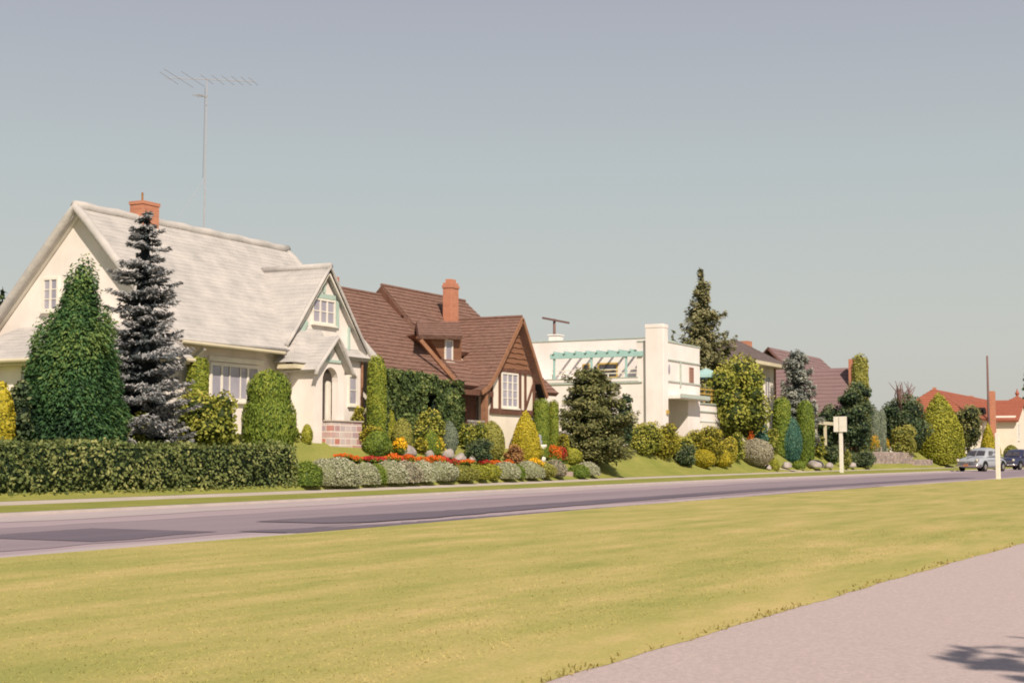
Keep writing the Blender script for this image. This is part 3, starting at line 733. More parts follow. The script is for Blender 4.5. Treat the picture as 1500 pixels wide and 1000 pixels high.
part('porch_wall', aw, M['white'], T)
d = MB().box(dd_ - .42, dd_ + .42, DP - .09, DP - .035, 1.35, 3.35)
DO = part('door', d, M['trim'], T); part('door_window', MB().box(dd_ - .16, dd_ + .20, DP - .10, DP - .092, 2.3, 3.15), M['glassdark'], DO); part('handle', MB().box(dd_ + .30, dd_ + .35, DP - .14, DP - .092, 2.2, 2.32), M['doorwood'], DO)
r = MB(); yb2_ = 26.72
shingled(r, (fl[0], 25.5, pe_ + .02), (fl[0], yb2_, pe_ + .02), (pc, yb2_, pz + .1), (pc, 25.5, pz + .1), 10, .008, .02, .4)
shingled(r, (fr_[0], 25.5, pe_ + .02), (fr_[0], yb2_, pe_ + .02), (pc, yb2_, pz + .1), (pc, 25.5, pz + .1), 10, .008, .02, .4)
slab(r, (fl[0], 25.5, pe_ + .02), (fl[0], yb2_, pe_ + .02), (pc, yb2_, pz + .1), (pc, 25.5, pz + .1), .09); slab(r, (fr_[0], 25.5, pe_ + .02), (fr_[0], yb2_, pe_ + .02), (pc, yb2_, pz + .1), (pc, 25.5, pz + .1), .09)
PR = part('porch_roof', r, M['whiteroof'], T)
r = MB(); roll(r, [(fl[0] - .02, 25.5, pe_ - .14), (fl[0] + .08, 25.5, pe_ + .05), (pc - .2, 25.5, pz - .14), (pc, 25.5, pz + .06), (pc + .2, 25.5, pz - .14), (fr_[0] - .08, 25.5, pe_ + .05), (fr_[0] + .06, 25.5, pe_ - .12)], .065); part('rolled_edge', r, M['whiteroof'], PR, smooth=True)
part('teal_timber', MB().box(pc - .46, pc + .46, pf - .04, pf - .002, pe_ + .30, pe_ + .38), M['teal'], T); t_ = MB(); t_.bar((pc - .2, pf - .02, pe_ + .40), (pc, pf - .02, pz - .25), .035, .06, up=(1, 0, 0)); part('teal_timber', t_, M['teal'], T)
# arched amber window left of the porch
axc = at(443.5, 560, Y=GF)[0]; aq = arch(axc, .17, 2.72, 3.38, 8); m = MB().prism([(x, GF - .04, z) for x, z in aq], (0, .036, 0)); AW = part('arched_window', m, M['doorwood'], T)
aq = arch(axc, .11, 2.78, 3.38, 8); m = MB().prism([(x, GF - .05, z) for x, z in aq], (0, .009, 0)); part('pane', m, M['glass'], AW)
window(T, 'Y', GF, at(511, 560, Y=GF)[0], at(521, 560, Y=GF)[0], 2.75, 3.6, cols=(1,), rows=2, fw=.06)
part('downspout', MB().tube([(41.18, GF - .06, 1.4), (41.18, GF - .06, 4.3)], .04, 8), M['timberlit'], T)
# chimneys
wcx = at(212, 300, Y=30.05)[0]; ch = MB().box(wcx - .36, wcx + .36, 29.8, 30.3, 7.6, 8.50).box(wcx - .385, wcx + .385, 29.775, 30.325, 8.503, 8.60); CH = part('chimney', ch, M['brick'], T)
part('chimney_pipe', MB().tube([(wcx - .28, 29.9, 8.60), (wcx - .28, 29.9, 8.85)], .03, 8), M['doorwood'], CH)
ch = MB().box(31.05, 31.6, 33.3, 33.9, 1.4, 5.6).box(31.0, 31.65, 33.25, 33.95, 5.6, 5.75); part('chimney', ch, M['brick'], T)

# television antenna on the back slope
ax, ay = at(302, 200, Y=31.2)[0], 31.2
tv = thing('tv_antenna', 'tall thin television antenna on a mast above the white cottage roof', 'antenna', (ax, ay, 6.9))
zt_ = at(304, 117, Y=ay)[2]; dpt = depth(ax, ay)
def ab_(px): k = (px - 304)*dpt/FPX; return (ax + RT[0]*k, ay + RT[1]*k, zt_ - (px - 304)*.0009)
part('mast', MB().tube([(ax - .05, ay, 6.7), (ax - .03, ay, 9.6), (ax, ay, zt_ + .02)], [.026, .021, .015], 8), M['alu'], tv)
part('boom', MB().tube([ab_(243), ab_(375)], .011, 8), M['alu'], tv)
for pxx, hl in ((247, .7), (262, 1.1), (283, .9), (304, .5), (320, .5), (335, .5), (349, .5), (362, .45), (373, .4)):
    c = ab_(pxx); part('element', MB().tube([(c[0] - FW[0]*hl - RT[0]*hl*.22, c[1] - FW[1]*hl - RT[1]*hl*.22, c[2] + .03), (c[0] + FW[0]*hl + RT[0]*hl*.22, c[1] + FW[1]*hl + RT[1]*hl*.22, c[2] - .03)], .007, 6), M['alu'], tv)
m = MB().tube([(ax - .03, ay, zt_ - .62), (ax - .5, ay, zt_ - .60)], .014, 6)
for c in (.22, .36, .48): m.tube([(ax - c, ay - .22, zt_ - .63), (ax - c, ay + .22, zt_ - .60)], .010, 6)
part('lower_array', m, M['alu'], tv)
gp = at(262, 318, Y=30.05); part('guy_wire', MB().tube([(ax - .03, ay, at(300, 262, Y=ay)[2]), gp], .008, 5), M['alu'], tv)
part('lead_wire', MB().tube([(ax - .10, ay, zt_ - .3), (ax - .12, ay, 11), (ax - .14, ay, at(300, 262, Y=ay)[2])], .007, 5), M['polewood'], tv)

# many-coloured stone planter wall by the porch
q = MB(); xa = at(485, 640, Y=25.55)[0]; xb = at(530, 640, Y=25.55)[0]; za = terr(xa, 25.55) - .05; ztp = at(495, 617, Y=25.55)[2]
q.box(xa, xb, 25.55, 25.78, za, ztp); q.box(xa, xa + .22, 25.783, 26.30, za, ztp)
so = part('stone_wall', q, M['patchstone'], loc=(xa, 25.6, za), bevel=.015); tag(so, 'low patchwork wall of red grey and mauve stone below the white cottage porch', 'stone wall')
part('coping', MB().box(xa - .04, xb + .04, 25.51, 25.82, ztp + .002, ztp + .04), M['walk'], so)

# ================================================================== BROWN TUDOR HOUSE
T = thing('brown_house', 'brown shingled tudor house with tall orange brick chimney and half-timbered gable', 'house', (48.5, 27, 1.5))
ey, ez = 26.25, 3.62; ry, rz1, rz2 = 29.75, 7.03, 7.42
w = MB().prism([(43.0, 26.9, 1.2), (43.0, 33, 1.2), (43.0, 33, 4.0), (43.0, ry, 6.75), (43.0, 26.9, 3.98)], (11.9, 0, 0)); part('wall', w, M['tudor'], T)
r = MB(); xa, xm, xb, xh = 42.35, 47.35, 55.35, 53.75
def P(t, x, rz): return (x, ey + (ry - ey)*t, ez + (rz - ez)*t)
shingled(r, (xa, ey, ez), (xm, ey, ez), (xm, ry, rz1), (xa, ry, rz1), 24, .030, .02, .45)
def fr(x, t, rz): return (x, ey + (ry - ey)*t, ez + (rz - ez)*t)
shingled(r, (xm, ey, ez), (48.9, ey, ez), (48.9, ry, rz2), (xm, ry, rz2), 25, .030, .02, .45)
shingled(r, fr(48.9, .36, rz2), fr(53.3, .36, rz2), (53.3, ry, rz2), (48.9, ry, rz2), 16, .030, .02, .45)
shingled(r, (53.3, ey, ez), (xb, ey, ez), (xh, ry, rz2), (53.3, ry, rz2), 25, .030, .02, .45)
slab(r, (xa, ey, ez), (xm, ey, ez), (xm, ry, rz1), (xa, ry, rz1), .16); slab(r, (xm, ey, ez), (48.9, ey, ez), (48.9, ry, rz2), (xm, ry, rz2), .16); slab(r, fr(48.9, .36, rz2), fr(53.3, .36, rz2), (53.3, ry, rz2), (48.9, ry, rz2), .16); slab(r, (53.3, ey, ez), (xb, ey, ez), (xh, ry, rz2), (53.3, ry, rz2), .16)
shingled(r, (xa, 33.3, ez), (xm, 33.3, ez), (xm, ry, rz1), (xa, ry, rz1), 12, .024); shingled(r, (xm, 33.3, ez), (xb, 33.3, ez), (xh, ry, rz2), (xm, ry, rz2), 12, .024)
shingled(r, (xb, ey, ez), (xb, 33.3, ez), (xh, ry, rz2), (xh, ry, rz2), 12, .024)
slab(r, (xb, ey, ez), (xb, 33.3, ez), (xh, ry, rz2), (xh, ry, rz2), .12)
r.tube([(xa, ry, rz1 + .02), (xm, ry, rz1 + .02)], .06, 8); r.tube([(xm - .02, ry, rz2 + .02), (xh, ry, rz2 + .02)], .06, 8)
part('roof', r, M['brownroof'], T)
# gablet where the roof steps up
m = MB().prism([(xm - .02, ry - 1.0, rz2 - 1.18), (xm - .02, ry + 1.0, rz2 - 1.18), (xm - .02, ry, rz2 - .04)], (-.06, 0, 0)); part('gablet', m, M['timber'], T)
m = MB().bar((xa, ey - .02, ez - .10), (xa, ry, rz1 - .10), .06, .26, up=(1, 0, 0)); part('barge_board', m, M['timberlit'], T)
# cross gable to the street
cx, cz, cf, cb_ = 51.45, 6.42, 25.95, 29.3
clx, crx, ce = 48.15, 53.6, 3.46
r = MB()
bell = [(clx, ce), (clx + .55, ce + .22), (clx + 1.05, ce + .62), (clx + 1.6, ce + 1.18), (cx, cz)]
nb_ = [3, 3, 4, 14]
for (xa_, za_), (xb_, zb_), n in zip(bell, bell[1:], nb_):
    shingled(r, (xa_, cf, za_), (xa_, cb_, za_), (xb_, cb_, zb_), (xb_, cf, zb_), n, .030, .015, .45); slab(r, (xa_, cf, za_), (xa_, cb_, za_), (xb_, cb_, zb_), (xb_, cf, zb_), .13)
shingled(r, (crx, cf, ce), (crx, cb_, ce), (cx, cb_, cz), (cx, cf, cz), 22, .030, .015, .45); slab(r, (crx, cf, ce), (crx, cb_, ce), (cx, cb_, cz), (cx, cf, cz), .13)
r.tube([(cx, cf, cz + .02), (cx, cb_, cz + .02)], .06, 8)
part('gable_roof', r, M['brownroof'], T)
b = MB()
for (xa_, za_), (xb_, zb_) in zip(bell, bell[1:]): b.bar((xa_, cf - .03, za_ - .08), (xb_, cf - .03, zb_ - .08), .05, .17, up=(0, 0, 1))
b.bar((crx, cf - .03, ce - .08), (cx, cf - .03, cz - .08), .05, .17, up=(0, 0, 1))
part('barge_board', b, M['timberlit'], T)
gy = 26.27; wl, wr = 49.45, 53.1
u = MB().prism([(crx - .06, cf + .02, ce - .16), (crx - .06, gy - .004, ce - .16), (cx + .02, gy - .004, cz - .20), (cx + .02, cf + .02, cz - .20)], (.0, 0, .02)); part('gable_soffit', u, M['dark'], T)  # near-black underside panel: shade beneath the right slope put into the colour
zb_l = ce + 1.0
m = MB().prism([(wl, gy, 1.2), (wr, gy, 1.2), (wr, gy, 3.95), (cx + .05, gy, cz - .28), (cx - .1, gy, cz - .28), (wl, gy, 4.05)], (0, .5, 0)); part('wall', m, M['tudor'], T)
# wavy brown siding in the gable head: each board overlaps the one below
m = MB(); zz = 4.42; nbd = 8; hb = (cz - .35 - zz)/nbd
def gl(z): return cx - (cz - .25 - z)/(cz - zb_l - .9)*1.68 if z > 4.6 else cx - 1.68
def xl_at(z):
    for (a, za_), (b_, zb2) in zip(bell, bell[1:]):
        if za_ - .3 <= z <= zb2 - .1: return a + (b_ - a)*(z - za_ + .25)/(zb2 - za_)
    return cx
def xr_at(z): return crx + (cx - crx)*(z + .25 - ce)/(cz - ce)
for i in range(nbd):
    z0_, z1_ = zz + i*hb, zz + (i + 1.1)*hb
    xa_, xb_ = max(xl_at(z0_), wl) + .05, min(xr_at(z0_), wr + .1) - .05; xc_, xd_ = max(xl_at(z1_), wl) + .05, min(xr_at(z1_), wr + .1) - .05
    if xc_ > xd_: xc_ = xd_ = (xc_ + xd_)/2
    k_ = 8; lo = [(xa_ + (xb_ - xa_)*j/k_, gy - .065, z0_ + .02*math.sin(j*2.1 + i*3)) for j in range(k_ + 1)]; hi = [(xc_ + (xd_ - xc_)*j/k_, gy - .02, z1_) for j in range(k_ + 1)]
    for j in range(k_):
        m.face(lo[j], lo[j+1], hi[j+1], hi[j]); a, c = lo[j], lo[j+1]; m.face((a[0], gy - .01, a[2]), (c[0], gy - .01, c[2]), c, a)
part('siding', m, M['siding'], T)
t_ = MB(); ty0, ty1 = gy - .06, gy - .003
t_.box(wl, wr, ty0, ty1, 4.26, 4.42); t_.box(wl - .05, wr + .05, ty0 - .02, ty1, 2.66, 2.86)
for xx in (wl + .06, 50.15, 51.85, 52.3, wr - .06): t_.box(xx - .06, xx + .06, ty0, ty1, 2.863, 4.257)
t_.bar((52.35, gy - .03, 2.95), (53.0, gy - .03, 3.9), .05, .1, up=(1, 0, 0))
part('timber_frame', t_, M['timber'], T)
window(T, 'Y', gy, 50.38, 51.62, 2.98, 4.18, cols=(1, 1, 1), rows=4, fw=.07, frame='trim')
# porch in the shade of the gable: post, floor, dark door
part('porch_floor', MB().box(47.3, wl - .01, 25.95, 26.89, 1.3, 1.72), M['step'], T)
part('porch_post', MB().box(48.62, 48.82, 26.02, 26.22, 1.72, 3.5), M['timberlit'], T)
t_ = MB()
for k_ in range(9): t_.box(47.4 + k_*.14, 47.44 + k_*.14, 26.05, 26.09, 1.74, 2.3)
t_.box(47.35, 48.6, 26.04, 26.10, 2.303, 2.37); part('railing', t_, M['rock'], T)
part('beam', MB().box(46.9, 49.3, 26.05, 26.25, 3.28, 3.46), M['timber'], T)
part('door', MB().box(47.6, 48.5, 26.82, 26.897, 1.75, 3.2), M['dark'], T)
part('recess', MB().box(46.9, 49.43, 26.86, 26.893, 3.21, 3.6).box(46.9, 47.58, 26.86, 26.893, 2.4, 3.2).box(48.52, 49.43, 26.86, 26.893, 1.75, 3.2), M['timber'], T)
window(T, 'Y', 26.9, at(629, 590, Y=26.9)[0], at(645, 590, Y=26.9)[0], 2.1, 3.2, cols=(1, 1), rows=3, fw=.07)
# dormer with shed roof, siding and one casement
dy = 27.15; dx0, dx1 = at(626, 500, Y=dy)[0], at(676, 500, Y=dy)[0]
zt1 = at(640, 492, Y=dy)[2]; zb1 = at(650, 532, Y=dy)[2]
m = MB().prism([(dx0, dy, zt1), (dx1, dy, zt1), (dx1, dy, zb1 - .25), (dx1 - .9, dy, zb1 - .25)], (0, 1.6, 0)); DR = part('dormer', m, M['siding'], T)
rr_ = MB(); da, db, dc, de = at(613, 491, Y=26.85), at(678, 492.5, Y=26.85), at(672, 471, Y=28.3), at(610, 471, Y=28.3)
shingled(rr_, da, db, dc, de, 6, .030, .012, .4); slab(rr_, da, db, dc, de, .12)
part('dormer_roof', rr_, M['brownroof'], DR)
wx0, wx1 = at(652, 510, Y=dy)[0], at(661, 510, Y=dy)[0]
window(T, 'Y', dy, wx0, wx1, at(655, 527, Y=dy)[2], zt1 - .14, cols=(1,), rows=1, fw=.06, glass='glass', name='dormer_window')
p0, p1 = at(613, 493, Y=26.98), at(664, 556, Y=26.32)
part('rake_board', MB().bar((p0[0], 27.02, p0[2]), (p1[0], 26.30, p1[2] + .02), .10, .14), M['timberlit'], T)
# chimneys
ccx, ccy = at(660, 450, Y=28.6)[0], 28.6
ztop = at(660, 410, Y=28.6)[2]
ch = MB().box(ccx - .28, ccx + .30, ccy - .19, ccy + .19, 5.4, ztop - .12).box(ccx - .31, ccx + .33, ccy - .22, ccy + .22, ztop - .34, ztop - .22).box(ccx - .20, ccx + .22, ccy - .12, ccy + .12, ztop - .118, ztop + .02)
part('chimney', ch, M['brick'], T, bevel=.012)
rc = at(493, 408, Y=32)
part('chimney', MB().box(rc[0] - .2, rc[0] + .04, 31.9, 32.12, 5.2, rc[2] + .05), M['brick'], T)

# ================================================================== WHITE MODERN HOUSE
T = thing('modern_house', 'flat roofed white modern stucco house with teal pergola roof deck', 'house', (74, 30, 1.5))
CX, CY = 71.35, 28.0; TZ = 6.95
w = MB()
w.box(CX, 75.0, 30.6, 38.5, 1.2, 4.96); w.box(CX, 72.05, 28.0, 30.597, 1.2, 4.13); w.box(75.0, 76.85, 28.0, 38.5, 1.2, 4.13)
w.box(72.05, 75.0, 29.9, 30.597, 1.2, 4.13)
part('lower_wall', w, M['modern'], T)
w = MB().box(CX + .001, 76.85, 28.0, 29.4, 4.134, TZ); w.box(73.6, 76.849, 29.402, 38.5, 4.962, TZ + .38); w.box(CX + .002, 73.598, 29.402, 30.598, 4.134, 4.96)
part('upper_wall', w, M['modern'], T)
part('coping', MB().box(CX - .03, 76.9, 27.96, 29.4, TZ + .002, TZ + .07).box(73.56, 76.9, 29.402, 38.55, TZ + .382, TZ + .44), M['greytrim'], T)
ch = MB().box(CX - .22, CX + .45, CY - .14, CY + .84, 1.3, 7.62).box(CX - .24, CX + .47, CY - .16, CY + .86, 7.623, 7.82); part('chimney', ch, M['modern'], T, bevel=.02)
# roof deck: parapet, rail, pergola
part('deck_parapet', MB().box(CX - .03, CX + .16, 29.3, 38.5, 4.963, 5.12), M['modern'], T)
part('deck_trim', MB().box(CX - .05, CX + .18, 29.3, 34.8, 5.122, 5.16).box(CX - .06, CX - .002, 29.1, 34.8, 4.86, 4.94), M['greytrim'], T)
rl = MB()
for zz_ in (5.36, 5.56): rl.box(CX + .02, CX + .09, 29.2, 34.3, zz_, zz_ + .05)
for yy in np.arange(29.4, 34.3, .8): rl.box(CX + .03, CX + .08, yy, yy + .05, 5.162, 5.355)
part('deck_rail', rl, M['trim'], T)
pg = MB(); pg.box(CX - .10, CX + .06, 29.05, 34.3, 6.22, 6.48)
part('pergola_beam', pg, M['awning'], T)
for yy in (30.0, 31.95, 34.1): part('pergola_post', MB().box(CX - .04, CX + .06, yy - .05, yy + .05, 5.13, 6.217), M['awning'], T)
for yy in np.arange(29.7, 34.4, .62): part('rafter', MB().box(CX - .20, 73.58, yy - .035, yy + .035, 6.483, 6.60), M['awning'], T)
window(T, 'X', 73.6, 31.5, 32.5, 5.35, 6.0, cols=(1,), rows=2, frame='ochre', glass='glassdark', fw=.09, sill=False)
window(T, 'X', 73.6, 33.1, 33.4, 5.3, 6.0, cols=(1,), rows=3, frame='ochre', glass='glassdark', fw=.06, sill=False)
dd = window(T, 'X', 73.6, 29.6, 30.2, 5.0, 6.1, cols=(1,), rows=1, frame='trim', glass='glassdark', fw=.08, sill=False, name='deck_door')
# street face: bands, strip, oval light, shutter window, canopy
bd = MB()
for zz_ in (6.02, 4.92): bd.box(CX + .56, 76.85, 27.94, 27.998, zz_, zz_ + .07)
bd.box(73.75, 73.9, 27.93, 27.998, 4.72, 5.99 + .02)
part('wall_band', bd, M['greytrim'], T)
o_ = MB().prism([(72.25 + .13*math.cos(t), 27.965, 5.58 + .26*math.sin(t)) for t in np.linspace(0, 2*math.pi, 18, endpoint=False)], (0, .033, 0)); part('oval_window', o_, M['glass'], T)
window(T, 'Y', 28.0, 75.25, 75.75, 4.98, 5.78, cols=(1,), rows=5, frame='shutter', glass='shutter', fw=.05, sill=False)
part('canopy', MB().box(72.06, 76.4, 27.3, 27.995, 4.05, 4.26), M['modern'], T, bevel=.02); part('canopy_edge', MB().box(72.04, 76.42, 27.26, 27.298, 4.10, 4.30), M['greytrim'], T)
part('porch_lamp', MB().lathe([(.05, .14), (.09, .10), (.10, 0), (.04, -.08)], (73.4, 28.6, 4.05), 12), M['ochre'], T)
part('door', MB().box(72.7, 73.7, 29.84, 29.897, 1.6, 3.7), M['doorwood'], T)
window(T, 'X', CX, 31.2, 32.0, 2.4, 3.75, cols=(1, 1), rows=4, frame='trim', fw=.08)
bd = MB().box(CX - .05, CX - .002, 30.9, 33.6, 4.02, 4.1); part('wall_band', bd, M['greytrim'], T)
part('wall_lamp', MB().box(CX + .1, CX + .3, CY - .24, CY - .142, 3.25, 3.45), M['ochre'], T)
# garage wing at the right with a railed deck
w = MB().box(76.853, 84.5, 28.5, 38, 1.2, 4.0); part('wing_wall', w, M['modern'], T)
part('wall_band', MB().box(76.86, 84.5, 28.44, 28.498, 3.55, 3.62).box(78.0, 81.4, 28.44, 28.498, 3.0, 3.05), M['greytrim'], T)
part('wing_coping', MB().box(76.86, 84.55, 28.42, 38, 4.002, 4.06), M['greytrim'], T)
part('garage_door', MB().box(78.3, 81.2, 28.45, 28.497, 1.5, 2.98), M['trim'], T)
rl = MB()
for zz_ in (4.3, 4.55, 4.8): rl.box(76.9, 84.3, 28.6, 28.66, zz_, zz_ + .07)
for xx in np.arange(77, 84.4, 1.2): rl.box(xx, xx + .08, 28.663, 28.74, 4.062, 4.87)
part('deck_rail', rl, M['ochre'], T)
part('roof_vent', MB().box(75.0, 75.7, 35.6, 36.2, 7.3, 7.78).box(74.95, 75.75, 35.55, 36.25, 7.783, 7.86), M['modern'], T, bevel=.03)
ux = at(1034, 545, Y=29.8); U = thing('patio_umbrella', 'teal patio umbrella opened on the deck beside the white modern house', 'umbrella', (ux[0], 29.8, 4.06))
m = MB(); n = 8; c_ = (ux[0], 29.8); rad_ = 1.15; zt3 = at(1030, 541, Y=29.8)[2] + .1
rg = [(c_[0] + rad_*math.cos(2*math.pi*k/n), c_[1] + rad_*math.sin(2*math.pi*k/n), zt3 - .42) for k in range(n)]
for k in range(n):
    a, b_ = rg[k], rg[(k+1) % n]; m.face(a, b_, (c_[0], c_[1], zt3)); m.face(a, b_, (b_[0], b_[1], b_[2] - .16), (a[0], a[1], a[2] - .16))
part('canopy', m, M['awning'], U); part('pole', MB().tube([(c_[0], c_[1], 4.06), (c_[0], c_[1], zt3 + .06)], .03, 8), M['trim'], U)

# ================================================================== HOUSES FURTHER ALONG
T = thing('cream_house', 'cream walled house with a low grey hipped roof behind the blue spruce', 'house', (112, 33, 1.6))
hy0 = 30.0; ca = at(1108, 527, Y=hy0); cb2 = at(1156, 536, Y=hy0)
X0, X1, ze = ca[0], cb2[0], (ca[2] + cb2[2])/2
hy1 = hy0 + 8.5; zr_ = ze + 2.55; mx_, my_ = (X0 + X1)/2, (hy0 + hy1)/2
part('wall', MB().box(X0 + .8, X1 - .8, hy0 + .8, hy1 - .8, 1.3, ze - .06), M['cream'], T)
r = MB(); rl0, rl1 = (X0 + 4.6, my_ + .2, zr_), (X1 - 4.4, my_ + .2, zr_)
rl0 = at(1074, 497, Y=34.0); rl1 = at(1083, 499.5, Y=34.0); zr_ = rl0[2]
A_, B2, C_, D_ = (X0, hy0, ze), (X1, hy0, ze), (X1, hy1, ze), (X0, hy1, ze)
for q_ in ((A_, B2, rl1, rl0), (D_, A_, rl0, rl0), (B2, C_, rl1, rl1), (C_, D_, rl0, rl1)): shingled(r, *q_, 14, .03, .01, 1.2); slab(r, *q_, .12)
part('roof', r, M['greyroof'], T)
part('eave_board', MB().box(X0, X1, hy0 - .04, hy0 - .002, ze - .22, ze + .0).box(X0 - .04, X0 - .002, hy0, hy1, ze - .22, ze + .0), M['soffit'], T)
part('soffit', MB().box(X0 + .02, X1 - .02, hy0 + .02, hy0 + .79, ze - .2, ze - .16).box(X0 + .02, X0 + .79, hy0 + .8, hy1 - .02, ze - .2, ze - .16), M['soffit'], T)
cc = at(1091, 505, Y=my_); part('chimney', MB().box(cc[0] - .45, cc[0] + .45, my_ - .4, my_ + .4, zr_ - 1, cc[2] + .25), M['brick'], T)
window(T, 'X', X0 + .8, hy0 + 1.2, hy0 + 2.0, ze - 1.6, ze - .7, cols=(1, 1), frame='trim', fw=.08); window(T, 'Y', hy0 + .8, X0 + 4.2, X0 + 5.2, ze - 2.6, ze - .9, cols=(1, 1), frame='trim', fw=.08)
part('downspout', MB().tube([(X1 - .9, hy0 + .72, 1.5), (X1 - .9, hy0 + .72, ze - .2)], .06, 8), M['timberlit'], T)

T = thing('mauve_roofed_house', 'tall house with steep mauve brown roofs behind the ivy covered chimney', 'house', (135, 33, 1.6))
k0 = at(1125, 508, Y=37.0); k1 = at(1201, 523, Y=37.0)
zr2 = k0[2]; xa2, xb2 = k0[0], k1[0]
part('wall', MB().prism([(xa2 + .5, 33.2, 1.3), (xa2 + .5, 40.8, 1.3), (xa2 + .5, 40.8, zr2 - 4.4), (xa2 + .5, 37, zr2 - .3), (xa2 + .5, 33.2, zr2 - 4.4)], (xb2 - xa2 - 1, 0, 0)), M['timber'], T)
r = MB()
for sy in (32.6, 41.4):
    q_ = ((xa2, sy, zr2 - 4.7), (xb2 + 2.5, sy, zr2 - 4.7), (xb2, 37, zr2), (xa2, 37, zr2)); shingled(r, *q_, 16, .03, .01, 1.2); slab(r, *q_, .2)
q_ = ((xb2 + 2.5, 32.6, zr2 - 4.7), (xb2 + 2.5, 41.4, zr2 - 4.7), (xb2, 37, zr2), (xb2, 37, zr2)); shingled(r, *q_, 16, .03, .01, 1.2); slab(r, *q_, .1)
part('roof', r, M['mauveroof'], T)
b = MB()
for sy in (32.6, 41.4): b.bar((xa2 - .05, sy, zr2 - 4.85), (xa2 - .05, 37, zr2 - .15), .08, .4, up=(1, 0, 0))
part('barge_board', b, M['timber'], T)
wz = at(1232, 540, Y=29.5)[2]; wxr = at(1252, 541, Y=28.2)[0]
r = MB()
for sx in (-1, 1):
    q_ = ((wxr + sx*4.3, 28.0, wz - 4.6), (wxr + sx*4.3, 37.5, wz - 4.6), (wxr, 37.5, wz), (wxr, 28.0, wz)); shingled(r, *q_, 16, .03, .01, 1.2); slab(r, *q_, .2)
part('wing_roof', r, M['mauveroof'], T)
part('wing_wall', MB().prism([(wxr - 3.6, 28.6, 1.3), (wxr + 3.6, 28.6, 1.3), (wxr + 3.6, 28.6, wz - 4.3), (wxr, 28.6, wz - .35), (wxr - 3.6, 28.6, wz - 4.3)], (0, 8, 0)), M['tudor'], T)
window(T, 'Y', 28.6, wxr - 1.0, wxr + 1.0, 3.0, 4.6, cols=(1, 1, 1), rows=2, fw=.08)
vx = at(1259, 560, Y=27.6); vt = at(1259, 520, Y=27.6)[2]; vw = 25*depth(vx[0], 27.6)/FPX/2
part('chimney', MB().box(vx[0] - vw*.6, vx[0] + vw*.6, 27.6 - vw*.5, 28.3, 1.4, vt - .3), M['brick'], T)

T = thing('red_roofed_house', 'white house with red clay tile roofs at the far right end of the street', 'house', (176, 33, 1.6))
fy = 29.5
gx0 = at(1450, 612, Y=fy)[0]; ze_ = at(1465, 616, Y=fy)[2]; zr3 = at(1450, 586, Y=fy + 4.6)[2]
part('wall', MB().box(gx0 - 9, gx0 + 30, fy + .6, fy + 9, 1.2, ze_ - .02), M['cream'], T)
r = MB(); ym3 = fy + 4.6
for sy, ny in ((fy, 0), (fy + 9.6, 1)):
    q_ = ((gx0 - 9.6, sy, ze_), (gx0 + 30, sy, ze_), (gx0 + 30, ym3, zr3), (gx0 - 8, ym3, zr3)); shingled(r, *q_, 14, .05, .01, 1.5); slab(r, *q_, .2)
q_ = ((gx0 - 9.6, fy + 9.6, ze_), (gx0 - 9.6, fy, ze_), (gx0 - 8, ym3, zr3), (gx0 - 8, ym3, zr3)); shingled(r, *q_, 14, .05, .01, 1.5)
part('roof', r, M['redtile'], T)
# left pavilion with a higher hip
r0_, r1_ = at(1397, 579, Y=fy + 5.5), at(1424, 579.5, Y=fy + 5.5); lx0 = r0_[0] - 3.6; lx1 = r1_[0] + .6
r = MB(); A_, B2, C_, D_ = (lx0, fy + 1, ze_), (lx1 + 5, fy + 1, ze_), (lx1 + 5, fy + 10, ze_), (lx0, fy + 10, ze_)
for q_ in ((A_, B2, r1_, r0_), (D_, A_, r0_, r0_), (B2, C_, r1_, r1_), (C_, D_, r0_, r1_)): shingled(r, *q_, 12, .05, .01, 1.5); slab(r, *q_, .15)
part('pavilion_roof', r, M['redtile'], T); part('pavilion_wall', MB().box(lx0 + .5, gx0 - 9.01, fy + 1.5, fy + 9.4, 1.2, ze_ - .03), M['cream'], T)
# street gable at the right, its left slope in view
hx = at(1489, 620, Y=fy - 2.6)[0]; rz4 = EYE + (672 - 587)/FPX*depth(hx + 5.5, fy + 3)
r = MB()
for sx in (0, 1):
    q_ = ((hx + sx*11, fy - 2.8, ze_ - .1), (hx + sx*11, fy + 3, ze_ - .1), (hx + 5.5, fy + 3, rz4), (hx + 5.5, fy - 2.8, rz4)); shingled(r, *q_, 14, .05, .01, 1.5); slab(r, *q_, .2)
part('gable_roof', r, M['redtile'], T)
part('gable_wall', MB().prism([(hx + .7, fy - 2.4, 1.2), (hx + 10.3, fy - 2.4, 1.2), (hx + 10.3, fy - 2.4, ze_ + .3), (hx + 5.5, fy - 2.4, rz4 - .4), (hx + .7, fy - 2.4, ze_ + .3)], (0, 2.9, 0)), M['cream'], T)
m = MB()
for xx in (gx0 + 2, gx0 + 6.5, gx0 + 11): m.box(xx, xx + .35, fy + .48, fy + .597, 1.3, ze_ - .05)
part('pilaster', m, M['shutter'], T)
window(T, 'Y', fy - 2.4, hx + 2.0, hx + 3.2, 3.2, 4.9, cols=(1, 1), rows=2, fw=.1)
pk = at(1490, 577, Y=fy + 7); m = MB().lathe([(.3, -2.2), (.2, -.2), (.35, .1), (.12, .5), (.02, .9)], (pk[0], fy + 7, pk[2]), 10); part('finial', m, M['redtile'], T)
r = MB(); hc = (pk[0], fy + 7, pk[2] - .3); hq = [(hc[0] - 7, fy + 2, zr3 - 1.2), (hc[0] + 7, fy + 2, zr3 - 1.2), (hc[0] + 7, fy + 12, zr3 - 1.2), (hc[0] - 7, fy + 12, zr3 - 1.2)]
for i in range(4): shingled(r, hq[i], hq[(i+1) % 4], hc, hc, 10, .05, .01, 1.5)
part('hip_roof', r, M['redtile'], T)
